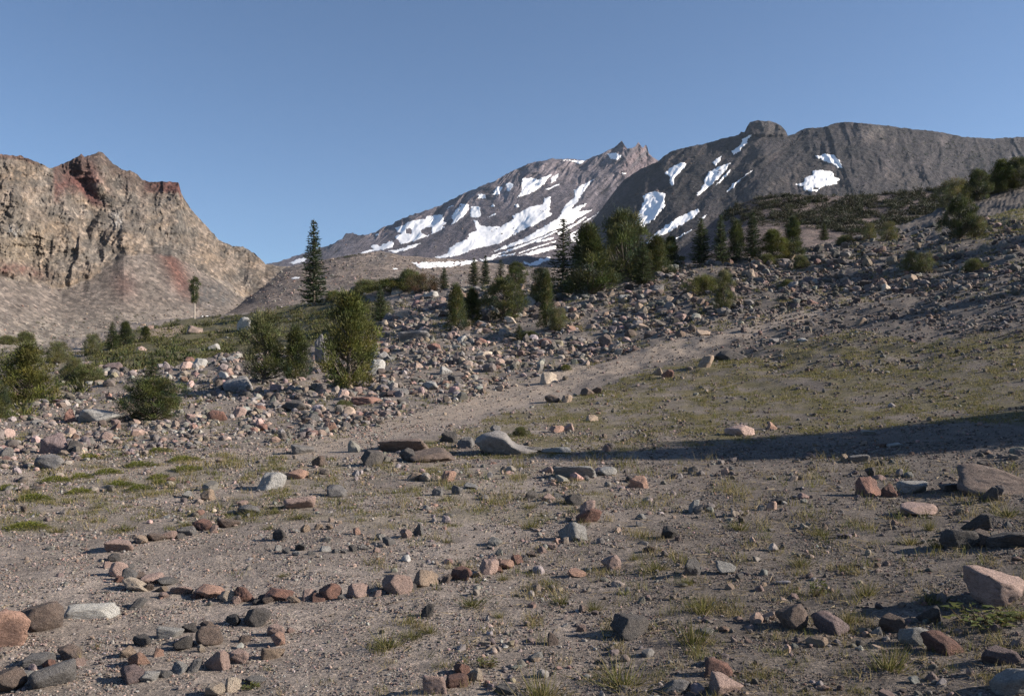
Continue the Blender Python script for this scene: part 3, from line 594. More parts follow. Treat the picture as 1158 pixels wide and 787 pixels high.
CAT = """
136 625 28 11 p f =long pale pink slab at the upper bend of the stone ring
158 617 16 9 t a
176 614 20 9 b f
191 611 18 9 p a
212 607 22 10 g a
229 601 21 13 r a =reddish wedge beside the flat brown stone at the upper end of the ring
257 597 21 11 b f =flat round brown stone ending the upper arm of the ring
128 634 16 8 d a
135 652 20 18 p a =upright pink stone at the outer bend of the ring
146 658 16 14 g a =bluish grey wedge in the bend of the ring
134 660 10 7 r a
160 656 22 9 b a
174 661 24 10 p f
157 669 30 12 c a =cream and pink wedge at the lower bend of the ring
190 663 20 8 g f
185 676 10 7 p o
207 672 26 9 p a
238 676 32 14 s o =large salmon stone in the lower arm of the ring
258 678 18 13 c a =pointed cream stone leaning on the salmon one in the ring
277 678 20 18 r a =upright red stone next to the pointed cream one
295 679 13 8 d a
315 679 29 13 r f =long red brown stone lying in the lower arm of the ring
348 679 17 12 p a
373 678 23 18 r o =round red brown stone in the middle of the lower arm
406 677 26 15 p a =pale pink notched stone in the lower arm of the ring
449 673 34 22 p a =large dull pink stone with a pointed top in the lower arm
481 666 31 17 t a =tan stone with a spiky shoulder beside the large dull pink one
522 656 22 16 r a
553 647 21 16 p a
572 641 17 10 s o
585 636 14 11 r a
601 629 12 6 b a
613 625 10 8 p a
623 621 12 7 p a
649 613 30 21 w a =pale grey rock where the ring meets the rubble line
665 581 20 13 p a
665 593 24 16 r a
648 573 22 12 d a
691 642 24 17 p o =tilted pink rock standing alone with a long shadow
653 652 20 8 s f
757 610 20 14 d o
725 587 12 7 w a
722 552 24 15 s a =orange tan rock near the long pale slabs
713 722 48 24 d a =wide low dark boulder half buried behind thin grass stalks
625 730 13 14 b a =small upright grey brown block amid bare gravel
606 747 18 9 w a
484 699 18 14 d a
537 771 19 15 c a =cream angular stone on the small pile at the bottom edge
522 764 20 12 r a
518 779 28 12 r f
492 787 28 22 p l =long pinkish stone at the bottom edge pile
574 786 30 13 g a
549 731 12 5 c l
658 713 12 9 p a
734 625 14 8 b a
780 652 24 21 g a =blue grey rock standing on end in the grass
820 650 24 14 w f =pale grey low rock next to the upright blue grey one
48 713 54 31 b o =mottled grey brown round boulder beside the white slab
103 697 62 16 x l =white log shaped slab lying on bare gravel
4 733 72 44 s a =big salmon boulder cut by the picture edge
62 780 48 26 g f =broad grey flat boulder near the bottom corner
45 752 34 10 g f =thin grey slab propped over a dark gap
8 784 42 26 b o =dull brown boulder in the bottom corner
54 755 16 10 r a
85 753 20 10 p a
78 745 28 14 b a
30 766 22 7 w f
156 687 18 12 g a
157 754 22 16 s a =salmon stone at the start of the small lower arc
149 775 32 18 v a =purplish pink stone leaning under the salmon one
146 743 20 12 t a
178 743 13 9 s a
161 730 24 12 d a
192 719 30 11 w l =long pale stone in the small lower arc
217 712 20 10 d a
234 709 17 8 b o
264 706 20 12 d a
293 706 33 21 d a =biggest dark boulder of the small lower arc
237 729 31 21 b o =round two toned brown stone inside the small arc
207 734 24 15 d a
227 737 10 8 c a
312 717 20 13 p a
329 712 10 6 p o
314 729 18 15 s a =salmon red stone at the right bend of the small arc
308 742 27 12 t l =long tan stone slanting at the right bend of the small arc
245 758 31 23 p a =large pink angular stone on the near side of the small arc
270 748 23 15 p a
220 761 16 15 g a
202 764 18 12 w a
188 768 16 8 g a
168 773 24 9 w f
243 790 23 15 c o =lower of two cream white stones at the bottom edge
262 784 21 15 c a =upper of two cream white stones at the bottom edge
276 724 14 7 b a
288 774 26 8 g f
895 712 37 29 b o =round brown grey boulder with a long shadow to its side
940 715 38 22 v a =pinkish brown wedge beside the round brown grey boulder
924 731 26 11 t o =smooth tan stone in front of the pinkish brown wedge
1008 711 28 20 b a
1051 702 28 20 d a =dark pointed rock below the pinkish slab boulder
1035 729 38 20 w a =white veined grey rock touching the dark red one
1066 739 42 21 r a =dark red brown rock touching the white veined grey one
1130 753 38 18 v a =purplish grey rock near the bottom corner
1150 786 58 31 w a =whitish boulder in the bottom corner
1130 687 84 35 p f =broad pinkish slab boulder with an undercut edge
1124 561 86 31 b a =largest grey brown boulder at the picture edge
1118 568 22 18 d a
982 561 30 22 r a =rough orange rust block with a dark side
1005 561 18 16 r a
1033 557 34 12 w f =tilted pale grey slab next to the orange rust block
1075 556 28 8 g f
1040 584 46 13 p f =flat pinkish topped slab in the open gravel
1104 601 36 20 d a
1085 621 48 23 d o =long dark boulder in shade below the edge boulders
1108 619 28 20 b a
1142 622 52 19 d a
882 570 20 8 d f
886 570 7 5 w a
785 579 13 15 w a =narrow upright pale stone
957 523 14 10 t a
970 523 22 8 g f
1012 505 20 5 w f =small pale slab lying in the broad tree shadow
980 492 16 5 w f
812 770 32 18 r a
820 788 42 22 p a =reddish rock cut by the bottom edge
765 787 32 14 g a
509 501 22 14 d a
527 507 21 13 g o
421 527 27 18 d a =dark rock at the end of the slab row
459 511 56 14 b f =upper long brownish slab of the slab row
461 522 20 16 d a
489 522 56 13 b f =lower long brownish slab of the slab row
507 546 18 12 s a =orange stone in front of the slab row
468 545 18 9 t a
517 559 14 11 g o
495 561 14 10 g o
534 553 18 6 w f
652 541 50 13 w f =longest of the pale slabs in front of the big smooth boulder
688 538 22 9 w f
618 534 18 8 p a
630 513 32 6 w f
602 512 26 6 g f
630 488 18 8 s a
642 486 16 9 p a
669 476 16 8 t a
473 606 14 15 g a =small pointed grey stone inside the ring
459 608 14 10 p a
440 615 16 10 g a
403 605 10 8 s a
430 610 12 7 w a
599 566 18 10 d a
619 568 16 8 p a
632 566 14 7 g a
560 488 14 8 g a
66 513 34 24 v a =purplish brown boulder with a shaded side
82 514 20 17 d a
56 531 33 18 g a =grey flat topped rock below the purplish boulder
112 479 47 17 w f =big pale slab with a dark undercut on the scree
80 478 15 18 r a =upright rust brown rock next to the big pale slab
8 496 18 11 p a
4 521 20 14 g a
235 566 17 13 t a
306 554 34 20 w a =pale grey boulder in the grassy flat
337 541 27 11 s o =salmon stone just behind the pale grey flat boulder
361 528 17 13 b a =dark pointed stone with one tan face
340 576 36 15 p f =pale pink flat rock behind the ring
378 561 30 13 g a
214 564 16 8 w a
282 583 26 11 g o
342 513 27 10 g f
375 488 15 11 s a =orange rock on bare gravel beside the scree edge
391 486 13 9 d a
270 472 17 12 p a
247 476 22 13 r a
294 465 14 9 r a
296 486 16 9 r a
347 477 14 7 d a
332 466 29 14 d a
388 453 13 11 p a
423 403 19 15 g a
434 410 17 13 g a
426 425 20 18 w a
491 403 18 12 r a
545 406 23 9 c a
504 425 16 10 w a
515 434 18 11 d a
486 442 19 11 w a
451 450 26 9 g a
415 458 33 9 r f
420 475 11 7 d a
566 442 9 8 t a
558 420 18 6 r f
620 433 22 14 c a =cream angular boulder at the edge of the path
684 391 16 18 b a =upright brown block above the path
743 428 14 9 t a
755 430 14 11 r a
624 456 17 10 b a
641 456 13 9 t a
664 447 16 10 b o
675 445 12 9 b a
727 374 14 7 t a
735 382 14 8 b a
795 381 17 8 t f
798 418 18 16 t a =pointed tan rock standing beside the upper path
826 406 37 12 d a =dark flat boulder with light top beside the upper path
616 393 17 10 r a
598 349 17 14 w a
608 360 20 10 b f
467 386 36 14 g f =wide grey boulder in the scree behind the bushy pine
520 387 15 11 w a
543 387 16 10 r a
578 369 15 9 c a
449 332 13 10 w a
475 338 16 6 p a
488 337 18 7 w a
409 334 27 12 g f
688 323 11 11 b a
733 335 13 9 p a
756 343 13 8 t a
740 331 16 6 g f
705 338 12 7 w a
836 494 34 13 p o =pink stone at the edge of the grassy flat above the tree shadow
873 486 12 10 s a
1001 328 13 9 c a
1029 319 17 10 t a
1062 306 15 6 t a
1087 305 8 9 w a
973 364 10 9 t a
946 363 14 7 d a
907 389 12 5 w a
919 343 15 7 r a
876 385 14 6 g f
1098 366 10 8 t a
1140 384 12 6 t a
277 375 18 17 w a =pale pinkish boulder on the green bench
217 377 23 12 b a =brown grey boulder at the upper rim of the green bench
242 396 14 8 w f
364 411 14 36 g a =tall pale grey rock face behind the two sage pines
255 410 13 9 w a
226 418 16 11 w a
213 409 12 6 r a
130 421 26 11 v a =dark purplish rock at the lower edge of the green bench
255 431 15 12 w a
270 442 36 19 g f =grey slab in the shade of the sage pines
160 399 12 8 p a
210 421 14 10 p a
1076 236 9 7 w a
316 613 14 14 d a =dark wedge at the end of the short pebble row inside the ring
314 623 8 6 w a
325 626 9 7 g a
341 623 13 8 d a
335 629 9 5 w a
352 629 8 5 g a
367 625 13 6 w a
379 627 8 5 g a
345 602 10 9 t o
336 603 7 4 w a
360 599 9 6 t a
372 599 8 6 t a
369 613 11 6 w a
389 626 9 6 g a
399 623 10 7 d a
412 621 12 7 g a
425 623 10 6 p a
146 641 9 6 g a
121 641 10 7 p a
150 651 11 8 d a
168 668 12 9 b a
182 669 13 6 t a
222 676 14 7 r a
250 678 9 8 g a
268 680 10 9 p a
291 681 11 6 d a
303 681 12 7 b a
333 681 13 8 t a
360 680 14 9 r a
386 679 9 6 g a
427 675 10 7 p a
466 670 11 8 d a
504 661 12 9 b a
538 652 13 6 t a
563 644 14 7 r a
593 633 9 8 g a
241 603 10 9 p a
203 610 11 6 d a
"""
for ln in CAT.strip().splitlines():
    lab = None
    if '=' in ln: ln, lab = ln.split('=', 1)
    f = ln.split(); a = [float(x) for x in f[:4]]
    g = 'loose rocks on the slope'
    if lab is None or 'ring' in lab or 'arc' in lab or 'arm' in lab:
        if 590 < a[1] < 682 and 115 < a[0] < 690 and not (380 < a[0] < 500 and a[1] < 630): g = RING
        if 700 < a[1] < 782 and 135 < a[0] < 335: g = SPI
    kw = {}
    if a[2] == 62 and f[4] == 'x': kw = dict(yaw=.12, tilt=-.06, deep=15, sink=.3)
    if g == RING: a[2] *= 1.14
    if a[2] == 84: kw = dict(tilt=.16, yaw=.1, deep=70)
    if a[3] == 36: kw = dict(tilt=0, sink=.12)
    rock(*a, f[4], f[5], lab and lab.strip(), g, **kw)
# the big smooth boulder: one body made from a tall shoulder and a long low tail
def boulder():
    px, py = 573, 514; Y = float(depth(px, py)); s = Y/F
    V, Fc = rock_shape(777, 4, 'o'); x = V[:, 0]*2
    prof = np.where(x < -.1, 1.0, 1-.42*sstep(-.1, .45, x)); dip = 1-.16*np.exp(-((x-.18)/.16)**2)
    V = V.copy(); V[:, 2] = (V[:, 2]+.5)*prof*dip-.5
    V[:, 0] *= 74*s; V[:, 1] *= 46*s; V[:, 2] *= 32*s
    m = rock_mat('rock_smooth_grey', (.25, .235, .225), (.20, .185, .18), (.32, .245, .21))
    o = obj('rock', mk_mesh('rock', V*np.array([1, 1, 1])/s/40, Fc), m); o.scale = (s*40,)*3
    p = gpos(px, py); o.location = (p[0], p[1]+20*s, p[2]+11*s)
    tag(o, 'largest smooth grey boulder, high at one end, at the end of the slab row', 'rock', 'loose rocks on the slope')
    ROCKS.append((o, px, py-14, 74, 'g', 'o', o['label']))
boulder()

# ------------------------------------------------------------------ countless smaller stones
LOW = {1: [rock_shape(500+i, 1, 'a') for i in range(12)], 2: [rock_shape(600+i, 2, 'a' if i % 4 else 'o') for i in range(16)], 3: [rock_shape(700+i, 3, 'a' if i % 4 else 'o') for i in range(10)]}
PAL = np.array([RC[k][1] for k in 'gdprtwbsvc']); PALW = np.array([.34, .17, .13, .05, .08, .08, .17, .02, .06, .01]); PALW /= PALW.sum()
PAL = (PAL*.55+np.array([.19, .158, .135])*.45)*.88
def scatter(px, py, w, h, sub, w_pal=PALW, sink=.33):
    n = len(px); p = gpos(px, py); Y = p[:, 1]; W = w*Y/F; H = h*Y/F/(1-sink); D = W*rng.uniform(.7, 1.1, n)
    yaw = rng.uniform(0, 2*math.pi, n); tl = rng.normal(0, .22, n); col = PAL[rng.choice(len(PAL), n, p=w_pal)]*rng.uniform(.55, 1.28, n)[:, None]*(1+rng.normal(0, .04, (n, 3)))
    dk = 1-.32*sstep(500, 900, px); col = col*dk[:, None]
    Vs, Fs, Cs = [], [], []; base = 0; which = rng.integers(len(LOW[sub]), size=n)
    for k, (V, Fc) in enumerate(LOW[sub]):
        ix = np.nonzero(which == k)[0]
        if not len(ix): continue
        v = V[None]*np.stack([W[ix], D[ix], H[ix]], -1)[:, None]
        c, s = np.cos(tl[ix])[:, None], np.sin(tl[ix])[:, None]; x = v[..., 0]*c+v[..., 2]*s; z = -v[..., 0]*s+v[..., 2]*c; y = v[..., 1]
        c, s = np.cos(yaw[ix])[:, None], np.sin(yaw[ix])[:, None]; x, y = x*c-y*s, x*s+y*c
        q = np.stack([x+p[ix, 0][:, None], y+p[ix, 1][:, None], z+(p[ix, 2]+H[ix]*(.5-sink))[:, None]], -1)
        Vs.append(q.reshape(-1, 3)); Fs.append((Fc[None]+(base+np.arange(len(ix))*len(V))[:, None, None]).reshape(-1, 3)); base += len(ix)*len(V)
        Cs.append(np.repeat(col[ix], len(V), 0))
    return np.concatenate(Vs), np.concatenate(Fs), np.concatenate(Cs)
def join(parts):
    V, Fc, Co, b = [], [], [], 0
    for v, f, c in parts: V.append(v); Fc.append(f+b); Co.append(c); b += len(v)
    return np.concatenate(V), np.concatenate(Fc), np.concatenate(Co)
def sample(n, x0, x1, y0, y1, dens):
    X, Y = [], []; tot = 0
    while tot < n:
        px = rng.uniform(x0, x1, n*2); py = rng.uniform(y0, y1, n*2); m = (py > ytop(px)+1) & (rng.uniform(size=n*2) < dens(px, py))
        X.append(px[m]); Y.append(py[m]); tot += m.sum()
    return np.concatenate(X)[:n], np.concatenate(Y)[:n]
def d_talus(px, py):
    t = inpoly(px+6*fbm(px/20, py/20, 0, 111, 2), py+5*fbm(px/20, py/20, 4, 112, 2), TALUS)
    cl = np.clip(.42+1.7*fbm(px/34, py/15, 0, 113, 4), .04, 1)
    return t*cl*(1-.97*path_mask(px, py))*(1-.9*inpoly(px, py, BENCH))*(1-.45*sstep(850, 1000, px))
def d_spill(px, py):
    cl = np.clip(.2+1.5*fbm(px/60, py/22, 0, 114, 4), .03, 1)
    cl = cl*(1-.93*(1-sstep(470, 560, px))*sstep(585, 605, py))
    return cl*np.where(py < 480, 1.0, .55)*(1-.85*path_mask(px, py))*(1-.8*inpoly(px, py, BENCH))
def szs(n, med, sg, lo, hi):
    w = np.clip(med*np.exp(rng.normal(0, sg, n)), lo, hi); return w, w*np.clip(rng.normal(.50, .15, n), .22, .9)
parts = []
px, py = sample(12000, -50, 1220, 250, 540, lambda a, b_: d_talus(a, b_)**.5); w, h = szs(12000, 2.6, .35, 1.2, 5); parts.append(scatter(px, py, w, h, 1))
px, py = sample(7000, -50, 1220, 250, 540, d_talus); w, h = szs(7000, 5.0, .42, 2, 11); parts.append(scatter(px, py, w, h, 1))
px, py = sample(1500, -50, 1220, 280, 540, d_talus); w, h = szs(1500, 9, .3, 6, 14); parts.append(scatter(px, py, w, h, 2))
px, py = sample(2600, -50, 1220, 250, 560, d_spill); w, h = szs(2600, 3.0, .4, 1.5, 8); parts.append(scatter(px, py, w, h, 1))
px, py = sample(1500, -50, 1220, 500, 800, d_spill); w, h = szs(1500, 4.2, .5, 2, 11); parts.append(scatter(px, py, w, h, 2))
px, py = sample(9000, -50, 1220, 300, 530, lambda a, b_: np.clip(.45+.9*fbm(a/40, b_/14, 0, 117, 3), .05, 1)*(1-.8*inpoly(a, b_, BENCH))*(1-.8*path_mask(a, b_))); w, h = szs(9000, 1.9, .4, .9, 5); parts.append(scatter(px, py, w, h, 1))
px, py = sample(3500, 830, 1220, 300, 420, lambda a, b_: np.clip(.5+.9*fbm(a/40, b_/14, 0, 118, 3), .05, 1)*(1-.6*inpoly(a, b_, MEADOW))); w, h = szs(3500, 2.8, .45, 1.2, 9); parts.append(scatter(px, py, w, h, 1))
px, py = sample(260, -50, 1220, 510, 800, d_spill); w, h = szs(260, 10, .3, 6, 16); parts.append(scatter(px, py, w, h, 3))
EDGES = ((-240, -50), (1220, 1440))      # the same litter carries on beyond the frame
for a_, b_ in EDGES:
    px, py = sample(2600, a_, b_, 300, 540, lambda p, q: d_talus(p, q)**.5); w, h = szs(2600, 3.4, .5, 1.5, 10); parts.append(scatter(px, py, w, h, 1))
    px, py = sample(1100, a_, b_, 300, 800, d_spill); w, h = szs(1100, 3.4, .5, 1.5, 11); parts.append(scatter(px, py, w, h, 1))
m_stone = attr_mat('stone', 7, 40, .68, 1.35, .4, 30, .02)
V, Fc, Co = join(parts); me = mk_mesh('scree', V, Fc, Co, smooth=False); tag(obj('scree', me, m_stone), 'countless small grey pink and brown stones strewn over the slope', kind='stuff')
parts = []
dg = lambda px, py: np.clip(.35+.9*fbm(px/50, py/20, 0, 115, 4), .05, 1)
px, py = sample(85000, -50, 1210, 480, 800, dg); w, h = szs(85000, 1.5, .42, .7, 5); parts.append(scatter(px, py, w, h, 1))
dp = lambda px, py: path_mask(px, py)
px, py = sample(3000, -50, 1040, 330, 550, dp); w, h = szs(3000, 1.2, .4, .6, 3); parts.append(scatter(px, py, w, h, 1))
for a_, b_ in EDGES:
    px, py = sample(9000, a_, b_, 480, 800, dg); w, h = szs(9000, 1.6, .45, .7, 5); parts.append(scatter(px, py, w, h, 1))
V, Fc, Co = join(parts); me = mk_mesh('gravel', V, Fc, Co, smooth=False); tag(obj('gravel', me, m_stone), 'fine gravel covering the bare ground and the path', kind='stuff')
# rubble on the talus apron under the cliff
n = 4500; px = rng.uniform(-60, 330, n); py = rng.uniform(285, 402, n); py = np.maximum(py, footy(px, py)+2); ok = (py < pl(BOTD, px)) & (rng.uniform(size=n) < .04+.96*sstep(335, 390, py)); px, py = px[ok], py[ok]; n = len(px)
_g0 = gpos; gpos = lambda a, b_: sheet_P('cliff', a, b_)
w, h = szs(n, 1.35, .4, .7, 4); parts = [scatter(px, py, w, h, 1)]
n = 2600; px = rng.uniform(250, 640, n); py = rng.uniform(284, 345, n); ok = py > pl(TOPC, px)+1; px, py = px[ok], py[ok]; gpos = lambda a, b_: sheet_P('moraine', a, b_)
w, h = szs(len(px), 1.5, .4, .8, 3.5); parts.append(scatter(px, py, w, h, 1)); gpos = _g0
n = 2600; px = rng.uniform(690, 1210, n); py = rng.uniform(140, 290, n); ok = (py > pl(TOPB, px)+2) & (rng.uniform(size=n) < np.clip(.15+1.3*fbm(px/30, py/14, 0, 119, 3), .03, 1)); px, py = px[ok], py[ok]; gpos = lambda a, b_: sheet_P('ridge', a, b_)
w, h = szs(len(px), 1.5, .4, .8, 4); q_ = scatter(px, py, w, h, 1); parts.append((q_[0], q_[1], q_[2]*.75))
n = 1800; px = rng.uniform(340, 745, n); py = rng.uniform(165, 290, n); ok = (py > pl(TOPA, px)+1.5) & (rng.uniform(size=n) < np.clip(.1+1.4*fbm(px/22, py/14, 0, 120, 3), .02, 1)); px, py = px[ok], py[ok]; gpos = lambda a, b_: sheet_P('volcano', a, b_)
w, h = szs(len(px), 1.4, .35, .8, 3); q_ = scatter(px, py, w, h, 1); parts.append((q_[0], q_[1], q_[2]*.8)); gpos = _g0
V, Fc, Co = join(parts); tag(obj('rubble', mk_mesh('rubble', V, Fc, Co*.95, smooth=False), m_stone), 'far rubble and crags strewn over the talus and mountain flanks', kind='stuff')
# the largest scree blocks one can pick out singly
NX = 300-len(ROCKS); print('ROCKS', len(ROCKS))
NX = max(NX, 1)
px, py = sample(NX, -20, 1150, 300, 510, d_talus)
for a, b_ in zip(px, py):
    w_ = rng.uniform(12, 17); rock(a, b_, w_, w_*rng.uniform(.5, .8), str(rng.choice(list('ggdppwbvbt'))), 'a')
# ------------------------------------------------------------------ vegetation
def leaf_mat(name, tr=.25):
    m = bpy.data.materials.new(name); m.use_nodes = True; nt = m.node_tree; b = nt.nodes['Principled BSDF']; out = nt.nodes['Material Output']
    at = N(nt, 'ShaderNodeAttribute', attribute_name='Col'); oi = N(nt, 'ShaderNodeObjectInfo')
    c = mixc(nt, at.outputs['Color'], ramp(nt, oi.outputs['Random'], (0, (.85, .88, .85)), (1, (1.15, 1.1, 1.1))))
    L(nt, c, b.inputs['Base Color']); b.inputs['Roughness'].default_value = .6; b.inputs['Specular IOR Level'].default_value = .2
    t = N(nt, 'ShaderNodeBsdfTranslucent'); L(nt, c, t.inputs['Color']); mx = N(nt, 'ShaderNodeMixShader'); mx.inputs[0].default_value = tr
    L(nt, b.outputs[0], mx.inputs[1]); L(nt, t.outputs[0], mx.inputs[2]); L(nt, mx.outputs[0], out.inputs['Surface']); return m
M_NEED = leaf_mat('conifer_needles'); M_GRASS = leaf_mat('grass_blades', .35)
m_bark, nt, b = new_mat('bark'); tc = N(nt, 'ShaderNodeTexCoord').outputs['Object']
L(nt, ramp(nt, noise(nt, tc, 14, 5, .7), (.3, (.07, .055, .045)), (.7, (.19, .16, .135))), b.inputs['Base Color'])
m_pale, nt, b = new_mat('bleached_wood'); tc = N(nt, 'ShaderNodeTexCoord').outputs['Object']
L(nt, ramp(nt, noise(nt, tc, 10, 5, .7), (.3, (.30, .25, .20)), (.7, (.52, .46, .40))), b.inputs['Base Color'])
def blades(p, d, l, w, col):
    """one thin triangle per row"""
    n = len(p); d = d/np.maximum(np.linalg.norm(d, axis=1), 1e-6)[:, None]; s = np.cross(d, rng.normal(size=(n, 3))); s /= np.maximum(np.linalg.norm(s, axis=1), 1e-6)[:, None]
    l = np.broadcast_to(l, n)[:, None]; w = np.broadcast_to(w, n)[:, None]
    V = np.stack([p-s*w/2, p+s*w/2, p+d*l], 1).reshape(-1, 3); return V, np.arange(3*n).reshape(-1, 3), np.repeat(col, 3, 0)
def tube(pts, rad, seg=6):
    pts = np.asarray(pts, float); V, Fc = [], []
    for i, (p, r) in enumerate(zip(pts, rad)):
        d = pts[min(i+1, len(pts)-1)]-pts[max(i-1, 0)]; d /= np.linalg.norm(d); u = np.cross(d, (0.3, 1, .1)); u /= np.linalg.norm(u); q = np.cross(d, u)
        a = np.arange(seg)/seg*2*math.pi; V.append(p+r*(np.cos(a)[:, None]*u+np.sin(a)[:, None]*q))
    n = len(pts)
    for i in range(n-1):
        for k in range(seg):
            a = i*seg+k; b_ = i*seg+(k+1) % seg; Fc.append([a, b_, b_+seg, a+seg])
    return np.concatenate(V), np.array(Fc)
def jointube(ts):
    V, Fc, b_ = [], [], 0
    for v, f in ts: V.append(v); Fc.append(f+b_); b_ += len(v)
    return np.concatenate(V), np.concatenate(Fc)
def jit(c, n, s=.25): return np.clip(np.array(c)*(1+rng.normal(0, s, (n, 1)))*(1+rng.normal(0, .07, (n, 3))), .004, .5)
PINE1, PINE2, FIRC, SAGE = (.122, .124, .036), (.088, .098, .032), (.052, .070, .038), (.150, .150, .075)
def make_fir(seed, wr, col=FIRC, z0=.05, dense=1.0):
    global rng; keep = rng; rng = np.random.default_rng(seed)
    bp, bd, bl, bc = [], [], [], []; tubes = [tube([(0, 0, -.03), (0, 0, .5), (0, 0, .985)], [.018, .011, .002])]
    z = z0
    while z < .985:
        r0 = wr/2*(1-z)**.82*(1 if z > .12 else .75); nb = max(4, int((7 if z < .8 else 5)*dense)); a0 = rng.uniform(0, 6.28)
        for k in range(nb):
            a = a0+k*6.283/nb+rng.normal(0, .2); r = r0*rng.choice([rng.uniform(.7, 1.1), rng.uniform(.4, .8), rng.uniform(1.0, 1.35)], p=[.6, .2, .2])+.008; m = max(2, int(r/.017)); out = np.array([math.cos(a), math.sin(a), 0])
            t = np.linspace(.12, 1, m); dz = -.16*r*t+.16*r*t**3+rng.normal(0, .004)
            P_ = out*(r*t)[:, None]+np.array([0, 0, z]); P_[:, 2] += dz
            c = jit(col, 1)[0]
            for q in range(5):
                bp.append(P_); e = out*rng.uniform(.5, 1.2)+np.array([-math.sin(a), math.cos(a), 0])*rng.uniform(-1.1, 1.1)+np.array([0, 0, rng.uniform(-.2, .55)])
                bd.append(np.tile(e, (m, 1))+rng.normal(0, .3, (m, 3))); bl.append(rng.uniform(.026, .046, m)*(1 if z < .85 else .7)); bc.append(np.tile(c*rng.uniform(.8, 1.25), (m, 1)))
        z += rng.uniform(.020, .030)/dense*(1.0 if z < .8 else .8)
    p = np.concatenate(bp); B = blades(p, np.concatenate(bd), np.concatenate(bl), .0115, np.concatenate(bc)); top = blades(np.array([[0, 0, .95]]*4), np.array([[0, 0, 1.]]*4)+rng.normal(0, .1, (4, 3)), .055, .012, jit(col, 4))
    rng = keep
    V, Fc, Co = join([B, top]); return jointube(tubes), (V, Fc, Co), wr
def make_pine(seed, wr, prof, nclump, col=PINE1, col2=PINE2, bl=.085, limbs=True, nb=75, cr=.5, z0=.06, bare=None):
    global rng; keep = rng; rng = np.random.default_rng(seed)
    pr = np.array(prof); tubes = [tube([(0, 0, -.03), (.01, 0, .3), (-.01, .01, .62), (0, 0, .95)], [.028, .021, .012, .003])] if limbs else []
    bp, bd, bln, bc = [], [], [], []; q1, q2 = rng.uniform(0, 6.28, 2); nstem = rng.integers(3, 6); lean = rng.uniform(0, 6.28, nstem)
    for i in range(nclump):
        z = rng.uniform(z0, .97); env = np.interp(z, pr[:, 0], pr[:, 1])*wr/2*rng.uniform(.86, 1.12); a = rng.uniform(0, 6.283); env *= 1+.30*math.sin(2*a+q1+5*z)+.22*math.sin(3*a+q2-9*z); rr = max(.01, env)*math.sqrt(rng.uniform(.10, 1))
        c0 = np.array([rr*math.cos(a), rr*math.sin(a), z]); rad = bl*rng.uniform(.7, 1.1)
        if limbs and rng.uniform() < .6:
            zb = max(.03, z-rr*rng.uniform(.6, 1.2)); tubes.append(tube([(0, 0, zb), c0*np.array([.5, .5, 0])+np.array([0, 0, zb*.6+z*.4-.01]), c0], [.011, .007, .003], 5))
        n = int(nb*1.6); off = rng.normal(0, cr*rad, (n, 3)); d = off/rad*.7+np.array([math.cos(a)*.35, math.sin(a)*.35, .75])+rng.normal(0, .35, (n, 3))
        c = jit(col if rng.uniform() < .6 else col2, 1, .2)[0]
        bp.append(c0+off); bd.append(d); bln.append(rad*rng.uniform(.35, .75, n)); bc.append(np.clip(c*(1+rng.normal(0, .16, (n, 1))), .004, .4))
    B = blades(np.concatenate(bp), np.concatenate(bd), np.concatenate(bln), .0095 if wr < 1.2 else .015, np.concatenate(bc)); rng = keep
    return (jointube(tubes) if tubes else None), B, wr
OV = [(0, .62), (.15, .95), (.35, 1), (.6, .82), (.8, .5), (1, .12)]; CO = [(0, .8), (.12, 1), (.4, .78), (.7, .45), (1, .06)]; RD = [(0, .7), (.25, 1), (.55, 1), (.8, .72), (1, .25)]; DM = [(0, 1), (.4, .95), (.75, .65), (1, .25)]
GEN = {'fir0': make_fir(11, .27), 'fir1': make_fir(12, .36), 'fir2': make_fir(13, .44, (.065, .085, .04)), 'fir3': make_fir(14, .30, (.06, .075, .04), dense=.72), 'fir4': make_fir(15, .5, (.07, .085, .036)),
       'pine0': make_pine(21, .55, OV, 120, nb=85), 'pine1': make_pine(22, .9, OV, 150, PINE2, FIRC, nb=85), 'pine2': make_pine(23, .62, CO, 130, PINE2, FIRC, nb=90), 'pine3': make_pine(24, .95, RD, 170, PINE2, FIRC, nb=80), 'pine4': make_pine(25, .6, OV, 95, SAGE, PINE2), 'pine5': make_pine(26, .5, CO, 110, PINE2, FIRC),
       'shrub0': make_pine(31, 1.6, DM, 130, PINE2, SAGE, .17, True, 70), 'shrub1': make_pine(32, 2.4, DM, 170, PINE1, PINE2, .2, True, 60), 'shrub2': make_pine(33, 1.1, RD, 110, SAGE, PINE1, .13, True, 70), 'brown': make_pine(34, 1.9, DM, 110, (.13, .085, .05), (.08, .075, .03), .17, True, 50)}
GEN['bare'] = (jointube([tube([(0, 0, -.02), (.012, 0, .3), (.0, 0, .65), (.01, 0, .95)], [.020, .017, .013, .004]), tube([(.0, 0, .52), (.05, .02, .56)], [.006, .002], 5), tube([(.01, 0, .4), (-.05, .03, .42)], [.005, .002], 5)]),
               make_pine(37, .32, [(0, .2), (.40, .25), (.55, .6), (.75, 1), (.9, .7), (1, .3)], 60, PINE2, FIRC, .06, False, 55, z0=.42)[1], .32)
_tm = {}
TREES = []
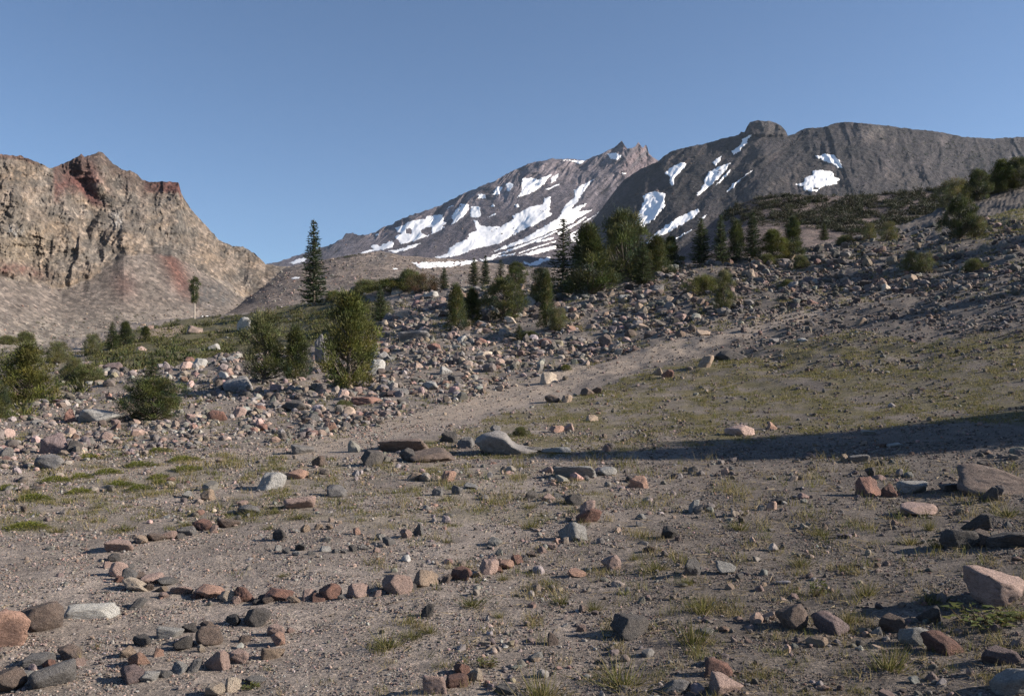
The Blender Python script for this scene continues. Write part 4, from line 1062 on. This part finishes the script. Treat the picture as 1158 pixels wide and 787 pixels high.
def tree(px, py, h, w, kind, label, cat='tree', name=None, group='conifers on the slope', onE=False, wood=None, dY=0.0):
    if kind not in _tm:
        tb, B, wr = GEN[kind]; t = mk_mesh('trunk', tb[0], tb[1]); t.materials.append(m_pale if kind == 'bare' else m_bark); c = mk_mesh('crown', B[0], B[1], B[2], smooth=False); c.materials.append(M_NEED); _tm[kind] = (t, c, wr)
    t, c, wr = _tm[kind]
    p = sheet_P('hillside', px, py) if onE else gpos(px, py); Y = p[1]; H = h*Y/F; W = w*Y/F
    shr = kind.startswith('shrub') or kind == 'brown'
    e = empty(name or ('shrub' if shr else 'pine_tree' if kind.startswith('pine') else 'fir_tree' if kind.startswith('fir') else 'pine_tree'), p)
    e.scale = (W/wr, W/wr, H); e.rotation_euler.z = rng.uniform(0, 6.28)
    a = bpy.data.objects.new('stem' if shr else 'trunk', t); C.objects.link(a); a.parent = e
    a = bpy.data.objects.new('foliage' if shr else 'crown', c); C.objects.link(a); a.parent = e
    tag(e, label, 'shrub' if shr else 'tree', 'low shrubs on the slope' if shr else group); TREES.append((px, py, h, w))
TR = """
355 347 98 29 fir0 tall narrow dark fir standing alone against the pale moraine
220 362 48 13 bare small tree with a bare pale trunk and tufted top before the cliff
395 437 106 58 pine0 big olive bushy pine beside the tall pale rock face
299 433 78 50 pine4 grey green loose pine, larger of the sage pair
335 431 62 30 pine5 darker slim pine, smaller of the sage pair
173 474 48 70 pine3 wide skirted dark pine standing over the scree
172 452 52 30 fir2 slim leader rising out of the wide skirted dark pine
30 459 70 50 pine0 dense round shouldered pine near the picture edge
-6 477 46 38 pine1 pine cut off by the picture edge beside the dense round shouldered one
127 394 32 20 fir4 darker taller conifer of the pair at the green bench rim
142 391 26 18 pine5 smaller conifer of the pair at the green bench rim
83 432 34 30 shrub2 upright shrub between two pines on the lower bench
100 432 24 44 shrub0 wide low shrub right of the upright one on the lower bench
66 412 24 26 shrub2 small grey green shrub before the talus foot
105 402 22 20 shrub2 small shrub just below the conifer pair
165 388 18 12 pine5 tiny pine on the bench left of the bare trunked tree
28 388 12 20 shrub0 tiny dark shrub at the talus foot above the dense pine
8 392 10 22 shrub0 tiny shrub at the talus foot by the picture edge
430 363 42 21 fir2 small dark fir behind the olive bushy pine
516 374 52 25 pine5 taller of the twin dark pines on the scree
534 367 40 23 pine5 shorter of the twin dark pines on the scree
570 364 48 46 pine3 round dome shaped pine on the scree
502 327 27 14 fir2 small pointed fir at the crest above the twin pines
536 324 32 18 fir4 wider of two firs on the crest above the round pine
549 323 34 15 fir1 narrower of two firs on the crest above the round pine
566 323 30 18 fir3 sparse thin fir on the crest behind the round pine
584 321 26 26 pine1 bushy pine on the crest between sparse fir and slender spire
618 374 66 20 pine5 slender dark pine before the main pine clump
633 374 26 22 shrub2 shrub touching the foot of the slender dark pine
587 386 22 16 fir4 knee high young fir below the round pine
612 346 40 30 pine4 loose grey green pine behind the slender dark one
637 333 88 40 fir3 slender pointed fir spire at the edge of the main clump
666 336 80 58 pine2 olive pine in the middle of the main clump
707 318 80 64 pine1 broadest tallest pine of the main clump
727 324 50 34 fir2 dark fir in front of the broadest pine of the clump
743 312 46 32 pine5 dark pine on the far side of the broadest one in the clump
758 303 34 28 pine2 small pine right behind the main clump, snow tongue above it
793 299 54 28 fir4 wide based first fir of the middle row
815 299 56 23 fir2 second tree of the middle row, straight and dark
833 296 46 22 pine5 third tree of the middle row, slightly shorter
851 293 52 24 fir1 dark spire of the middle row with layered branches
874 297 36 32 pine0 low broad pine near the end of the middle row
897 291 44 25 pine2 last taller pine of the middle row, yellowish top
819 350 46 24 pine4 lone olive pine below the middle row among the stones
796 332 20 46 shrub1 wide low shrub above the lone olive pine
868 300 14 20 shrub0 low shrub at the foot of the middle row end
932 273 20 14 fir4 small tree standing alone just past the middle row
983 273 18 16 shrub2 left one of two small dark bushes on the bare slope
1005 274 20 20 shrub2 right one of two small dark bushes on the bare slope
955 276 10 22 shrub0 low scrub between the lone small tree and the two bushes
905 303 14 18 shrub0 low scrub under the last taller pine of the row
1085 274 48 38 pine3 dense dark pine on the right hand slope
1107 270 22 20 shrub2 shrub close beside the dense dark pine
1106 228 36 30 pine3 round crowned pine on the right hand skyline
1133 218 36 26 pine0 taller pine on the right hand skyline
1152 214 34 34 pine3 dark pine on the skyline at the picture edge
1078 236 30 36 shrub2 dark bush ending the pine belt on the skyline
1120 221 20 30 shrub0 low dark scrub between two skyline pines
1030 308 25 22 shrub2 taller of two shrubs in the upper stones
1047 308 22 22 shrub2 shorter of two shrubs in the upper stones
1100 305 14 24 shrub0 low rounded bush beyond the two shrubs in the upper stones
445 331 14 70 shrub1 flat spreading dwarf pine on the crest behind the small dark fir
478 331 20 44 brown dwarf shrub with browned dead branches on the crest
464 329 22 36 shrub0 green dwarf pine in front of the browned shrub on the crest
412 334 16 30 shrub0 low dwarf pine on the crest, close right of the tall fir
378 338 10 26 shrub1 low mat of dwarf pine on the bench behind the olive pine
588 493 10 18 shrub0 small bright bush behind the big smooth boulder
600 384 12 20 shrub0 low bush on the scree between young fir and slender pine
640 421 6 14 shrub1 tiny cushion bush near the cream path boulder
389 466 12 22 shrub0 small green bush on the scree edge below the olive pine
891 326 10 20 shrub0 small bush in the upper scree above the path
"""
for ln in TR.strip().splitlines():
    f = ln.split(' ', 5); tree(*[float(x) for x in f[:4]], f[4], f[5])
# trees standing outside the frame on the right whose shadows fall into it
def off_tree(x, y, z, h, w, kind, label):
    t, c, wr = _tm[kind]; th = math.atan2(x, y); S = y if th < math.pi/4 else math.hypot(x, y)/math.sqrt(2)
    pys = np.linspace(190, 780, 1200); i = int(np.argmin(np.abs(1/invY(pys*0+1227, pys)-S))); zg = float(CAMH+S*(HY-pys[i])/F+bumps(np.array(x), np.array(y), 0, 0))-.08
    h = z+h-zg; z = zg; e = empty('pine_tree', (x, y, z)); e.scale = (w/wr, w/wr, h)
    for nme, me in (('trunk', t), ('crown', c)):
        a = bpy.data.objects.new(nme, me); C.objects.link(a); a.parent = e
    tag(e, label, 'tree', 'conifers on the slope')
g_ = lambda px, py: gpos(px, py)
q = P(1500, 470, 16.5); off_tree(15.0, 15.9, 1.7, 4.9, 4.2, 'pine2', 'broad pine just outside the view casting the long shadow on the meadow')
off_tree(19.5, 17.2, 2.4, 5.3, 3.4, 'pine1', 'second broad pine outside the view behind the shadow casting one')
off_tree(33, 41.5, 8.6, 3.4, 2.6, 'pine1', 'pine outside the view casting a shadow on the upper stones')
off_tree(43, 60, 15.5, 4.0, 5.0, 'pine3', 'pine outside the view on the upper slope')

# ---- belt of dwarf pines on the far hillside
def bushes(pts, h, w, col, nb=34, ls=1.0):
    n = len(pts); p = np.repeat(pts, nb, 0); H = np.repeat(h, nb); W = np.repeat(w, nb); d = rng.normal(size=(n*nb, 3)); d /= np.linalg.norm(d, axis=1)[:, None]; d[:, 2] = np.abs(d[:, 2])
    r = rng.uniform(.15, .9, n*nb)[:, None]; pp = p+d*r*np.stack([W/2, W/2, H*.85], -1); c = np.repeat(jit(col, n, .22), nb, 0)*(1+rng.normal(0, .15, (n*nb, 1)))
    return blades(pp, d*.6+np.array([0, 0, .7])+rng.normal(0, .4, (n*nb, 3)), .32*ls*np.sqrt(W*H), .13*ls*np.sqrt(W*H), np.clip(c, .004, .3))
def belt_d(px, py):
    t = pl(TOPE, px); lo = np.interp(px, [800, 825, 860, 900, 960, 1010, 1060], [240, 252, 252, 256, 262, 266, 262])
    k = 1-sstep(-3, 5, py-lo+5*fbm(px/22, py/9, 0, 121, 3)); sp = .16*(fbm(px/14, py/7, 0, 122, 2) > .2)
    return np.where((py > t+.5) & (px > 815), np.maximum(k*np.clip(.8+1.4*fbm(px/26, py/9, 0, 123, 3), .12, 1), sp*(py < 275)*(px < 900)), 0)
px = rng.uniform(810, 1230, 9000); py = rng.uniform(185, 285, 9000); m = rng.uniform(size=9000) < belt_d(px, py); px, py = px[m][:2700], py[m][:2700]
pts = sheet_P('hillside', px, py); q_ = rng.uniform(size=len(px)); hh = np.where(q_ < .9, rng.uniform(.5, 1.5, len(px)), rng.uniform(1.6, 3.0, len(px))); ww = np.where(q_ < .9, rng.uniform(1.4, 3.6, len(px)), rng.uniform(1.2, 2.2, len(px)))
B1 = bushes(pts-np.array([0, 0, .15]), hh, ww, (.034, .037, .020), 110, .6)
# scattered dark scrub on the dome and the moraine
px = np.concatenate([rng.uniform(1000, 1130, 60), rng.uniform(1060, 1120, 25)]); py = pl(TOPB, px)+rng.uniform(6, 40, len(px)); pts = sheet_P('ridge', px, py)
B2 = bushes(pts, rng.uniform(3, 6, len(px)), rng.uniform(6, 15, len(px)), (.05, .055, .03), 24)
px = np.concatenate([rng.uniform(372, 412, 40), rng.uniform(565, 640, 50), rng.uniform(370, 520, 40)]); py = pl(TOPC, px)+np.concatenate([rng.uniform(.5, 2.5, 90), rng.uniform(8, 26, 40)]); pts = sheet_P('moraine', px, py)
B3 = bushes(pts, rng.uniform(.5, 1.1, len(px)), rng.uniform(1.2, 3.4, len(px)), (.055, .058, .03), 24)
px = rng.uniform(30, 320, 60); py = pl(BOTD, px)-rng.uniform(8, 40, 60); B4 = bushes(sheet_P('cliff', px, py), rng.uniform(.6, 1.3, 60), rng.uniform(1.2, 3, 60), (.055, .058, .028), 24)
V, Fc, Co = join([B1, B2, B3, B4]); tag(obj('shrubland', mk_mesh('shrubland', V, Fc, Co, smooth=False), M_NEED), 'dark belt of dwarf pine scrub across the far hillside', kind='stuff')

# ---- grass
GC = np.array([(.115, .120, .034), (.145, .135, .045), (.20, .165, .075), (.09, .10, .03), (.24, .20, .10)])
def tufts(px, py, hpx, nb, spread, wts, wpx=1.0):
    n = len(px); p = gpos(px, py); s = p[:, 1]/F; i = np.repeat(np.arange(n), nb); m = len(i)
    off = rng.normal(0, 1, (m, 2))*(spread*s)[i][:, None]; q = p[i].copy(); q[:, 0] += off[:, 0]; q[:, 1] += off[:, 1]; q[:, 2] += .07*off[:, 1]-.003
    d = np.stack([rng.normal(0, .45, m), rng.normal(0, .45, m), np.ones(m)], 1); tc_ = GC[rng.choice(5, n, p=wts)]*rng.uniform(.75, 1.2, (n, 1)); sw = rng.uniform(size=m) < .22
    c = tc_[i]*(1+rng.normal(0, .16, (m, 1))); c[sw] = GC[4]*rng.uniform(.7, 1.1, (sw.sum(), 1))
    return blades(q, d, (hpx*s)[i]*rng.uniform(.5, 1.15, m), (wpx*s)[i], np.clip(c, .01, .5))
gp = []
dm = lambda px, py: inpoly(px+8*fbm(px/22, py/12, 0, 131, 2), py+5*fbm(px/22, py/12, 3, 132, 2), MEADOW)*np.clip(.40+1.5*fbm(px/34, py/13, 0, 133, 3), .03, 1)
px, py = sample(9000, 460, 1220, 370, 525, dm); gp.append(tufts(px, py, rng.uniform(1.6, 4.2, 9000), 8, 2.2, [.36, .28, .14, .16, .06], .55))
dm2 = lambda px, py: inpoly(px+8*fbm(px/22, py/12, 0, 134, 2), py+5*fbm(px/22, py/12, 3, 135, 2), MEADOW2)*np.clip(.02+1.7*fbm(px/30, py/12, 0, 136, 3), .0, 1)
px, py = sample(1300, -50, 720, 505, 620, dm2); gp.append(tufts(px, py, rng.uniform(3, 7, 1300), 12, 3.5, [.34, .26, .14, .20, .06], .7))
dm3 = lambda px, py: np.clip(-.10+1.5*fbm(px/45, py/20, 0, 137, 3)+.25*sstep(450, 800, px), 0, 1)*np.where((px < 420) & (py > 585), .05, 1)
px, py = sample(750, -50, 1210, 520, 800, dm3); gp.append(tufts(px, py, rng.uniform(7, 17, 750), 16, 5.5, [.2, .25, .25, .15, .15], .75))
px, py = sample(1400, -50, 1210, 520, 800, dm3); gp.append(tufts(px, py, rng.uniform(3, 7, 1400), 8, 7, [.08, .17, .35, .05, .35], .6))
dmt = lambda px, py: inpoly(px, py, TALUS)*np.clip(.1+1.5*fbm(px/30, py/14, 0, 138, 3), 0, 1)
px, py = sample(3800, -50, 1210, 260, 530, dmt); gp.append(tufts(px, py, rng.uniform(1.8, 4.5, 3800), 10, 2.2, [.38, .22, .08, .28, .04], .7))
px, py = sample(900, 1060, 1220, 215, 290, lambda a, b_: inpoly(a, b_, GREENR)*1.0); gp.append(tufts(px, py, rng.uniform(1.5, 3, 900), 8, 2.2, [.5, .2, .05, .2, .05], .7))
for a_, b_ in EDGES:
    px, py = sample(1500, a_, b_, 370, 525, lambda p, q: np.maximum(dm(p, q), .02)); gp.append(tufts(px, py, rng.uniform(1.8, 4.5, 1500), 8, 2.2, [.36, .28, .14, .16, .06], .6))
    px, py = sample(260, a_, b_, 520, 800, lambda p, q: np.maximum(dm3(p, q), .02)); gp.append(tufts(px, py, rng.uniform(6, 16, 260), 14, 5.5, [.2, .25, .25, .15, .15], .75))
# dry stems lying on the ground
px, py = sample(2600, -50, 1210, 520, 800, lambda a, b_: np.clip(-.05+1.2*fbm(a/50, b_/20, 0, 139, 3)+.35*sstep(450, 800, a), .02, 1)*np.where((a < 420) & (b_ > 585), .06, 1)); p = gpos(px, py)+np.array([0, 0, .012]); n = len(p); s_ = p[:, 1]/F
d = np.stack([rng.normal(size=n), rng.normal(size=n), np.abs(rng.normal(.08, .12, n))], 1); gp.append(blades(p, d, rng.uniform(6, 20, n)*s_, rng.uniform(.7, 1.2, n)*s_, np.array([(.26, .21, .13)])*rng.uniform(.5, 1.2, (n, 1))))
V, Fc, Co = join(gp); tag(obj('grass', mk_mesh('grass', V, Fc, Co, smooth=False), M_GRASS), 'thin yellow green grass over the stony meadow', kind='stuff')
# green mat on the bench
bd_ = lambda px, py: np.maximum(inpoly(px+5*fbm(px/12, py/8, 0, 141, 2), py+4*fbm(px/12, py/8, 3, 142, 2), BENCH)*np.clip(.45+1.8*fbm(px/22, py/8, 0, 143, 3), .02, 1), inpoly(px, py, BENCH2)*np.clip(.0+1.4*fbm(px/18, py/8, 0, 144, 3), 0, 1))
px, py = sample(6500, -50, 460, 338, 480, bd_); p = gpos(px, py); n = len(p)
B = bushes(p-np.array([0, 0, .12]), rng.uniform(.15, .5, n), rng.uniform(.4, 1.3, n), (.085, .085, .030), 12)
px, py = sample(500, -50, 460, 338, 480, bd_); p = gpos(px, py); B5 = join([bushes(p[:250]-np.array([0, 0, .1]), rng.uniform(.2, .6, 250), rng.uniform(.4, 1.1, 250), (.16, .155, .05), 12), bushes(p[250:]-np.array([0, 0, .1]), rng.uniform(.3, .9, 250), rng.uniform(.6, 1.6, 250), (.045, .055, .022), 22)])
V, Fc, Co = join([B, B5]); tag(obj('ground_cover', mk_mesh('ground_cover', V, Fc, Co, smooth=False), M_NEED), 'low green heath mat on the bench below the cliff', kind='stuff')

# ---- single plants
def plant_mesh(kind, seed):
    global rng; keep = rng; rng = np.random.default_rng(seed)
    if kind == 'tuft':
        n = 130; a = rng.uniform(0, 6.283, n); r = np.abs(rng.normal(0, .2, n)); p = np.stack([r*np.cos(a), r*np.sin(a), 0*a-.02], 1)
        d = np.stack([np.cos(a)*(.25+r), np.sin(a)*(.25+r), np.ones(n)], 1)+rng.normal(0, .22, (n, 3)); c = GC[rng.choice(4, n, p=[.38, .27, .15, .20])]*rng.uniform(.7, 1.15, (n, 1)); sw = rng.uniform(size=n) < .2; c[sw] = GC[4]
        B = blades(p, d, rng.uniform(.4, 1.05, n), .022, c)
    elif kind == 'cushion':
        n = 700; a = rng.uniform(0, 6.283, n); r = np.sqrt(rng.uniform(0, 1, n))*.5; z = np.sqrt(np.maximum(0, .25-r*r))*2
        r = r*(1+.25*np.sin(3*a+seed)); p = np.stack([r*np.cos(a), r*np.sin(a), z*.7*rng.uniform(.2, 1, n)-.05], 1); c = np.array([(.14, .155, .03), (.20, .20, .035), (.10, .12, .028)])[rng.choice(3, n)]*rng.uniform(.75, 1.15, (n, 1))
        B = blades(p, np.stack([np.cos(a)*r*2, np.sin(a)*r*2, np.full(n, 1.)], 1)+rng.normal(0, .35, (n, 3)), rng.uniform(.16, .4, n)*.6, .035, c)
    else:
        n = 110; a = rng.uniform(0, 6.283, n); r = np.sqrt(rng.uniform(0, 1, n))*.5; p = np.stack([r*np.cos(a), r*np.sin(a), rng.uniform(.1, .9, n)], 1); c = np.array([(.13, .14, .04), (.17, .16, .05), (.09, .11, .035)])[rng.choice(3, n)]
        B0 = blades(p, np.stack([np.cos(a), np.sin(a), rng.uniform(-.2, .6, n)], 1)+rng.normal(0, .3, (n, 3)), .14, .15, c)
        st = blades(np.stack([p[:, 0]*.6, p[:, 1]*.6, 0*a-.03], 1), p-np.stack([p[:, 0]*.6, p[:, 1]*.6, 0*a-.03], 1), np.linalg.norm(p, axis=1)*.9, .025, np.tile((.12, .09, .04), (n, 1))); B = join([B0, st])
    rng = keep; me = mk_mesh({'tuft': 'grass_tuft', 'cushion': 'cushion_plant', 'herb': 'leafy_plant'}[kind], *B, smooth=False); me.materials.append(M_GRASS); return me
PM = {('tuft', i): plant_mesh('tuft', 40+i) for i in range(5)}; PM.update({('cushion', i): plant_mesh('cushion', 50+i) for i in range(4)}); PM.update({('herb', i): plant_mesh('herb', 60+i) for i in range(2)})
PLANTS = []
def plant(px, py, w, h, kind, label=None):
    i = int(rng.integers(len([1 for k in PM if k[0] == kind]))); me = PM[(kind, i)]; p = gpos(px, py); s = p[1]/F
    o = bpy.data.objects.new(me.name.split('.')[0], me); C.objects.link(o); o.location = p; ww = w*s/(.9 if kind == 'tuft' else 1.0)
    o.scale = (ww, ww*.8, h*s*(1.25 if kind == 'cushion' else 1)); o.rotation_euler = (.06, 0, rng.uniform(-.4, .4))
    o['category'] = {'tuft': 'grass tuft', 'cushion': 'cushion plant', 'herb': 'plant'}[kind]; o['group'] = {'tuft': 'grass tufts on the bare gravel', 'cushion': 'yellow green cushion plants', 'herb': 'leafy plants'}[kind]
    PLANTS.append((o, px, py-h/2, w, kind, label))
PLC = """
30 597 44 9 cushion yellow flowering cushion plant, brightest on the flat near the picture edge
38 567 34 9 cushion
8 553 18 8 cushion
62 545 28 8 cushion
92 541 24 8 cushion
122 536 28 8 cushion
90 558 26 7 cushion
135 550 28 8 cushion
158 528 32 8 cushion
158 554 28 8 cushion
180 541 22 7 cushion
208 521 32 7 cushion
210 533 30 7 cushion
180 546 14 6 cushion
154 509 14 5 cushion
180 511 24 6 cushion
100 519 26 8 cushion
140 598 32 10 tuft
64 601 22 9 tuft
112 575 18 8 tuft
212 594 24 9 tuft
284 584 24 12 tuft
312 581 20 9 tuft
305 599 18 8 tuft
338 588 28 9 tuft
320 653 18 6 tuft
440 733 52 20 tuft broad dark green grass patch on gravel below the lower ring arm
465 722 30 16 tuft
486 716 24 13 tuft
533 687 38 15 tuft grass tuft in front of the ring with a small white stone
570 655 18 9 tuft
565 698 16 10 tuft
625 665 20 14 tuft
632 684 26 16 tuft
672 690 24 15 tuft
705 776 74 34 tuft large olive grass tuft at the bottom centre
612 790 54 44 tuft tall thin grass tuft cut by the bottom edge
783 727 40 40 tuft tall yellowish grass tuft in the shaded gravel
795 692 40 28 tuft
744 644 36 16 tuft
718 632 14 12 tuft
778 660 20 14 tuft
600 598 24 14 tuft
598 575 22 8 tuft
505 612 14 8 tuft
835 598 30 16 tuft
905 640 32 14 tuft
980 673 34 24 tuft spiky grass tuft in open gravel behind the wedge rocks
1005 757 50 36 tuft large spiky grass tuft beside the white veined rock
1060 618 20 18 tuft
1030 614 28 14 tuft
1140 582 40 16 tuft yellow green grass patch below the largest edge boulder
1050 600 16 20 tuft
1048 682 30 16 tuft
930 604 30 12 tuft
960 700 24 22 tuft
1100 645 18 10 tuft
925 671 18 18 herb yellowish leafy plant alone in open gravel
1112 704 80 18 herb trailing leafy plant under the pinkish slab boulder
1150 700 30 12 herb
551 754 22 10 herb small bright green leafy plant with orange tips by the bottom pile
284 777 22 6 herb
"""
for ln in PLC.strip().splitlines():
    f = ln.split(' ', 5); plant(*[float(x) for x in f[:4]], f[4], f[5] if len(f) > 5 else None)

# ------------------------------------------------------------------ labels that single out each rock and plant
LM = [(103, 688, 'the white log shaped slab'), (6, 710, 'the big salmon boulder'), (48, 697, 'the mottled round boulder'), (293, 696, "the small arc's dark boulder"), (245, 747, 'the large pink arc stone'), (157, 746, "the small arc's salmon stone"),
      (238, 669, "the ring's large salmon stone"), (373, 669, "the ring's round red stone"), (449, 662, "the ring's large pink stone"), (136, 620, "the ring's pale pink slab"), (257, 592, "the ring's flat brown stone"), (649, 603, 'the pale rock ending the ring'), (691, 634, 'the lone tilted pink rock'),
      (713, 711, 'the wide low dark boulder'), (780, 642, 'the upright blue grey rock'), (895, 698, 'the round brown grey boulder'), (1066, 730, 'the dark red brown rock'), (1128, 668, 'the pinkish slab boulder'), (1124, 545, 'the largest edge boulder'), (982, 551, 'the orange rust block'),
      (1040, 578, 'the flat pinkish topped slab'), (573, 500, 'the big smooth boulder'), (421, 518, 'the dark slab row rock'), (652, 535, 'the longest pale slab'), (66, 501, 'the purplish brown boulder'), (112, 470, 'the big pale scree slab'), (306, 544, 'the pale flat-land boulder'), (722, 544, 'the orange tan rock'),
      (620, 426, 'the cream path boulder'), (684, 382, 'the upright brown block'), (798, 410, 'the pointed tan rock'), (355, 300, 'the tall lone fir'), (395, 385, 'the olive bushy pine'), (299, 395, 'the sage pine pair'), (173, 440, 'the wide skirted pine'), (30, 425, 'the round shouldered pine'),
      (516, 350, 'the twin dark pines'), (570, 345, 'the round dome pine'), (618, 345, 'the slender dark pine'), (680, 310, 'the main pine clump'), (819, 327, 'the lone olive pine'), (870, 280, 'the middle tree row'), (1085, 250, 'the dense dark pine'), (1038, 298, 'the two upper shrubs'), (277, 367, 'the pale bench boulder'),
      (537, 765, 'the cream bottom stone'), (705, 760, 'the large olive tuft'), (612, 770, 'the tall bottom tuft'), (440, 723, 'the dark green grass patch'), (836, 488, "the shadow's pink stone"), (467, 380, 'the wide grey scree boulder'), (340, 568, 'the pale pink flat rock'), (1005, 740, 'the large spiky tuft'), (30, 592, 'the yellow flowering cushion')]
USED = {o.get('label') for o in scene.objects if o.get('label')}
def uniq(o, base, px, py):
    ds = sorted(LM, key=lambda q: ((q[0]-px)**2+(1.6*(q[1]-py))**2))
    ds = [q for q in ds if (q[0]-px)**2+(q[1]-py)**2 > 30][:7]
    def rel(q):
        dx, dy = px-q[0], (py-q[1])*1.5; dist = math.hypot(dx, dy); far = 'just ' if dist < 38 else 'well ' if dist > 95 else ''
        if abs(dx) > 2.2*abs(dy): r = 'left of' if dx < 0 else 'right of'
        elif abs(dy) > 2.2*abs(dx): r = 'above' if dy < 0 else 'below'
        else: r = ('above' if dy < 0 else 'below')+(' and left of' if dx < 0 else ' and right of')
        return far+r+' '+q[2]
    cand = [f'{base} {rel(ds[k])}' for k in range(4)]
    cand += [f'{base} between {ds[i][2]} and {ds[j][2]}' for i in range(5) for j in range(i+1, 5) if (ds[i][0]-px)*(ds[j][0]-px)+(ds[i][1]-py)*(ds[j][1]-py) < 0]
    cand += [f'{base} {rel(ds[k])}' for k in range(4, 7)]
    for sfx in ('', ', the next one', ', the lower one', ', the farther one'):
        for c in cand:
            c = c.replace('  ', ' ')
            if c+sfx not in USED and len((c+sfx).split()) <= 16: USED.add(c+sfx); o['label'] = c+sfx; return
    o['label'] = cand[0]
for o, px, py, w, col, kind, lab in ROCKS:
    if lab: o['label'] = lab; USED.add(lab)
for o, px, py, w, kind, lab in PLANTS:
    if lab: o['label'] = lab; USED.add(lab)
for o, px, py, w, col, kind, lab in ROCKS:
    if not lab: uniq(o, ('large ' if w > 27 else 'small ' if w < 14 else '')+RC[col][0]+' '+KW[kind]+' '+('boulder' if w > 34 else 'rock' if w >= 14 else 'stone'), px, py)
for o, px, py, w, kind, lab in PLANTS:
    if not lab: uniq(o, {'tuft': ('wide ' if w > 29 else 'small ' if w < 20 else '')+'green grass tuft', 'cushion': ('wide ' if w > 29 else 'small ' if w < 20 else '')+'yellow green cushion plant', 'herb': 'leafy plant'}[kind], px, py)
# ------------------------------------------------------------------ light, sky, render
SUN_EL, SUN_AZ = 24.0, 93.0          # azimuth clockwise from the view direction (+Y)
el, az = math.radians(SUN_EL), math.radians(SUN_AZ)
w = bpy.data.worlds.new('World'); scene.world = w; w.use_nodes = True
nt = w.node_tree; sky = nt.nodes.new('ShaderNodeTexSky'); sky.sky_type = 'NISHITA'; sky.sun_disc = False
sky.sun_elevation = el; sky.sun_rotation = az; sky.altitude = 2300; sky.air_density = 1.0; sky.dust_density = .5; sky.ozone_density = 3.0
bg = nt.nodes['Background']; bg.inputs['Strength'].default_value = .068; nt.links.new(sky.outputs[0], bg.inputs['Color'])
sd = bpy.data.lights.new('sun', 'SUN'); sd.energy = 4.8; sd.angle = math.radians(.5); sd.color = (1, .90, .78)
so = bpy.data.objects.new('sun', sd); C.objects.link(so)
from mathutils import Vector
dv = Vector((math.sin(az)*math.cos(el), math.cos(az)*math.cos(el), math.sin(el)))
so.rotation_euler = dv.to_track_quat('Z', 'Y').to_euler(); so.location = (30, 5, 40)
# thin air
if True:
    me = bpy.data.meshes.new('haze'); bm = bmesh.new(); bmesh.ops.create_cube(bm, size=1); bm.to_mesh(me); bm.free()
    hz = obj('haze', me); hz.scale = (12000, 12000, 1250); hz.location = (0, 0, 625-30)
    m = bpy.data.materials.new('haze_air'); m.use_nodes = True; t = m.node_tree; t.nodes.clear()
    out = t.nodes.new('ShaderNodeOutputMaterial'); pv = t.nodes.new('ShaderNodeVolumePrincipled')
    pv.inputs['Density'].default_value = HAZE; pv.inputs['Color'].default_value = (.66, .80, 1, 1); pv.inputs['Anisotropy'].default_value = 0.2
    t.links.new(pv.outputs[0], out.inputs['Volume']); me.materials.append(m); tag(hz, kind='stuff')
scene.view_settings.view_transform = 'Standard'; scene.view_settings.look = 'None'; scene.view_settings.exposure = EXPO; scene.view_settings.gamma = 1
scene.view_settings.use_curve_mapping = False
scene.cycles.max_bounces = 4; scene.cycles.diffuse_bounces = 2; scene.cycles.volume_bounces = 0; scene.cycles.transparent_max_bounces = 4
scene.cycles.use_denoising = True
scene.cycles.denoiser = 'OPENIMAGEDENOISE'; scene.cycles.denoising_input_passes = 'RGB_ALBEDO_NORMAL'; scene.cycles.denoising_prefilter = 'NONE'
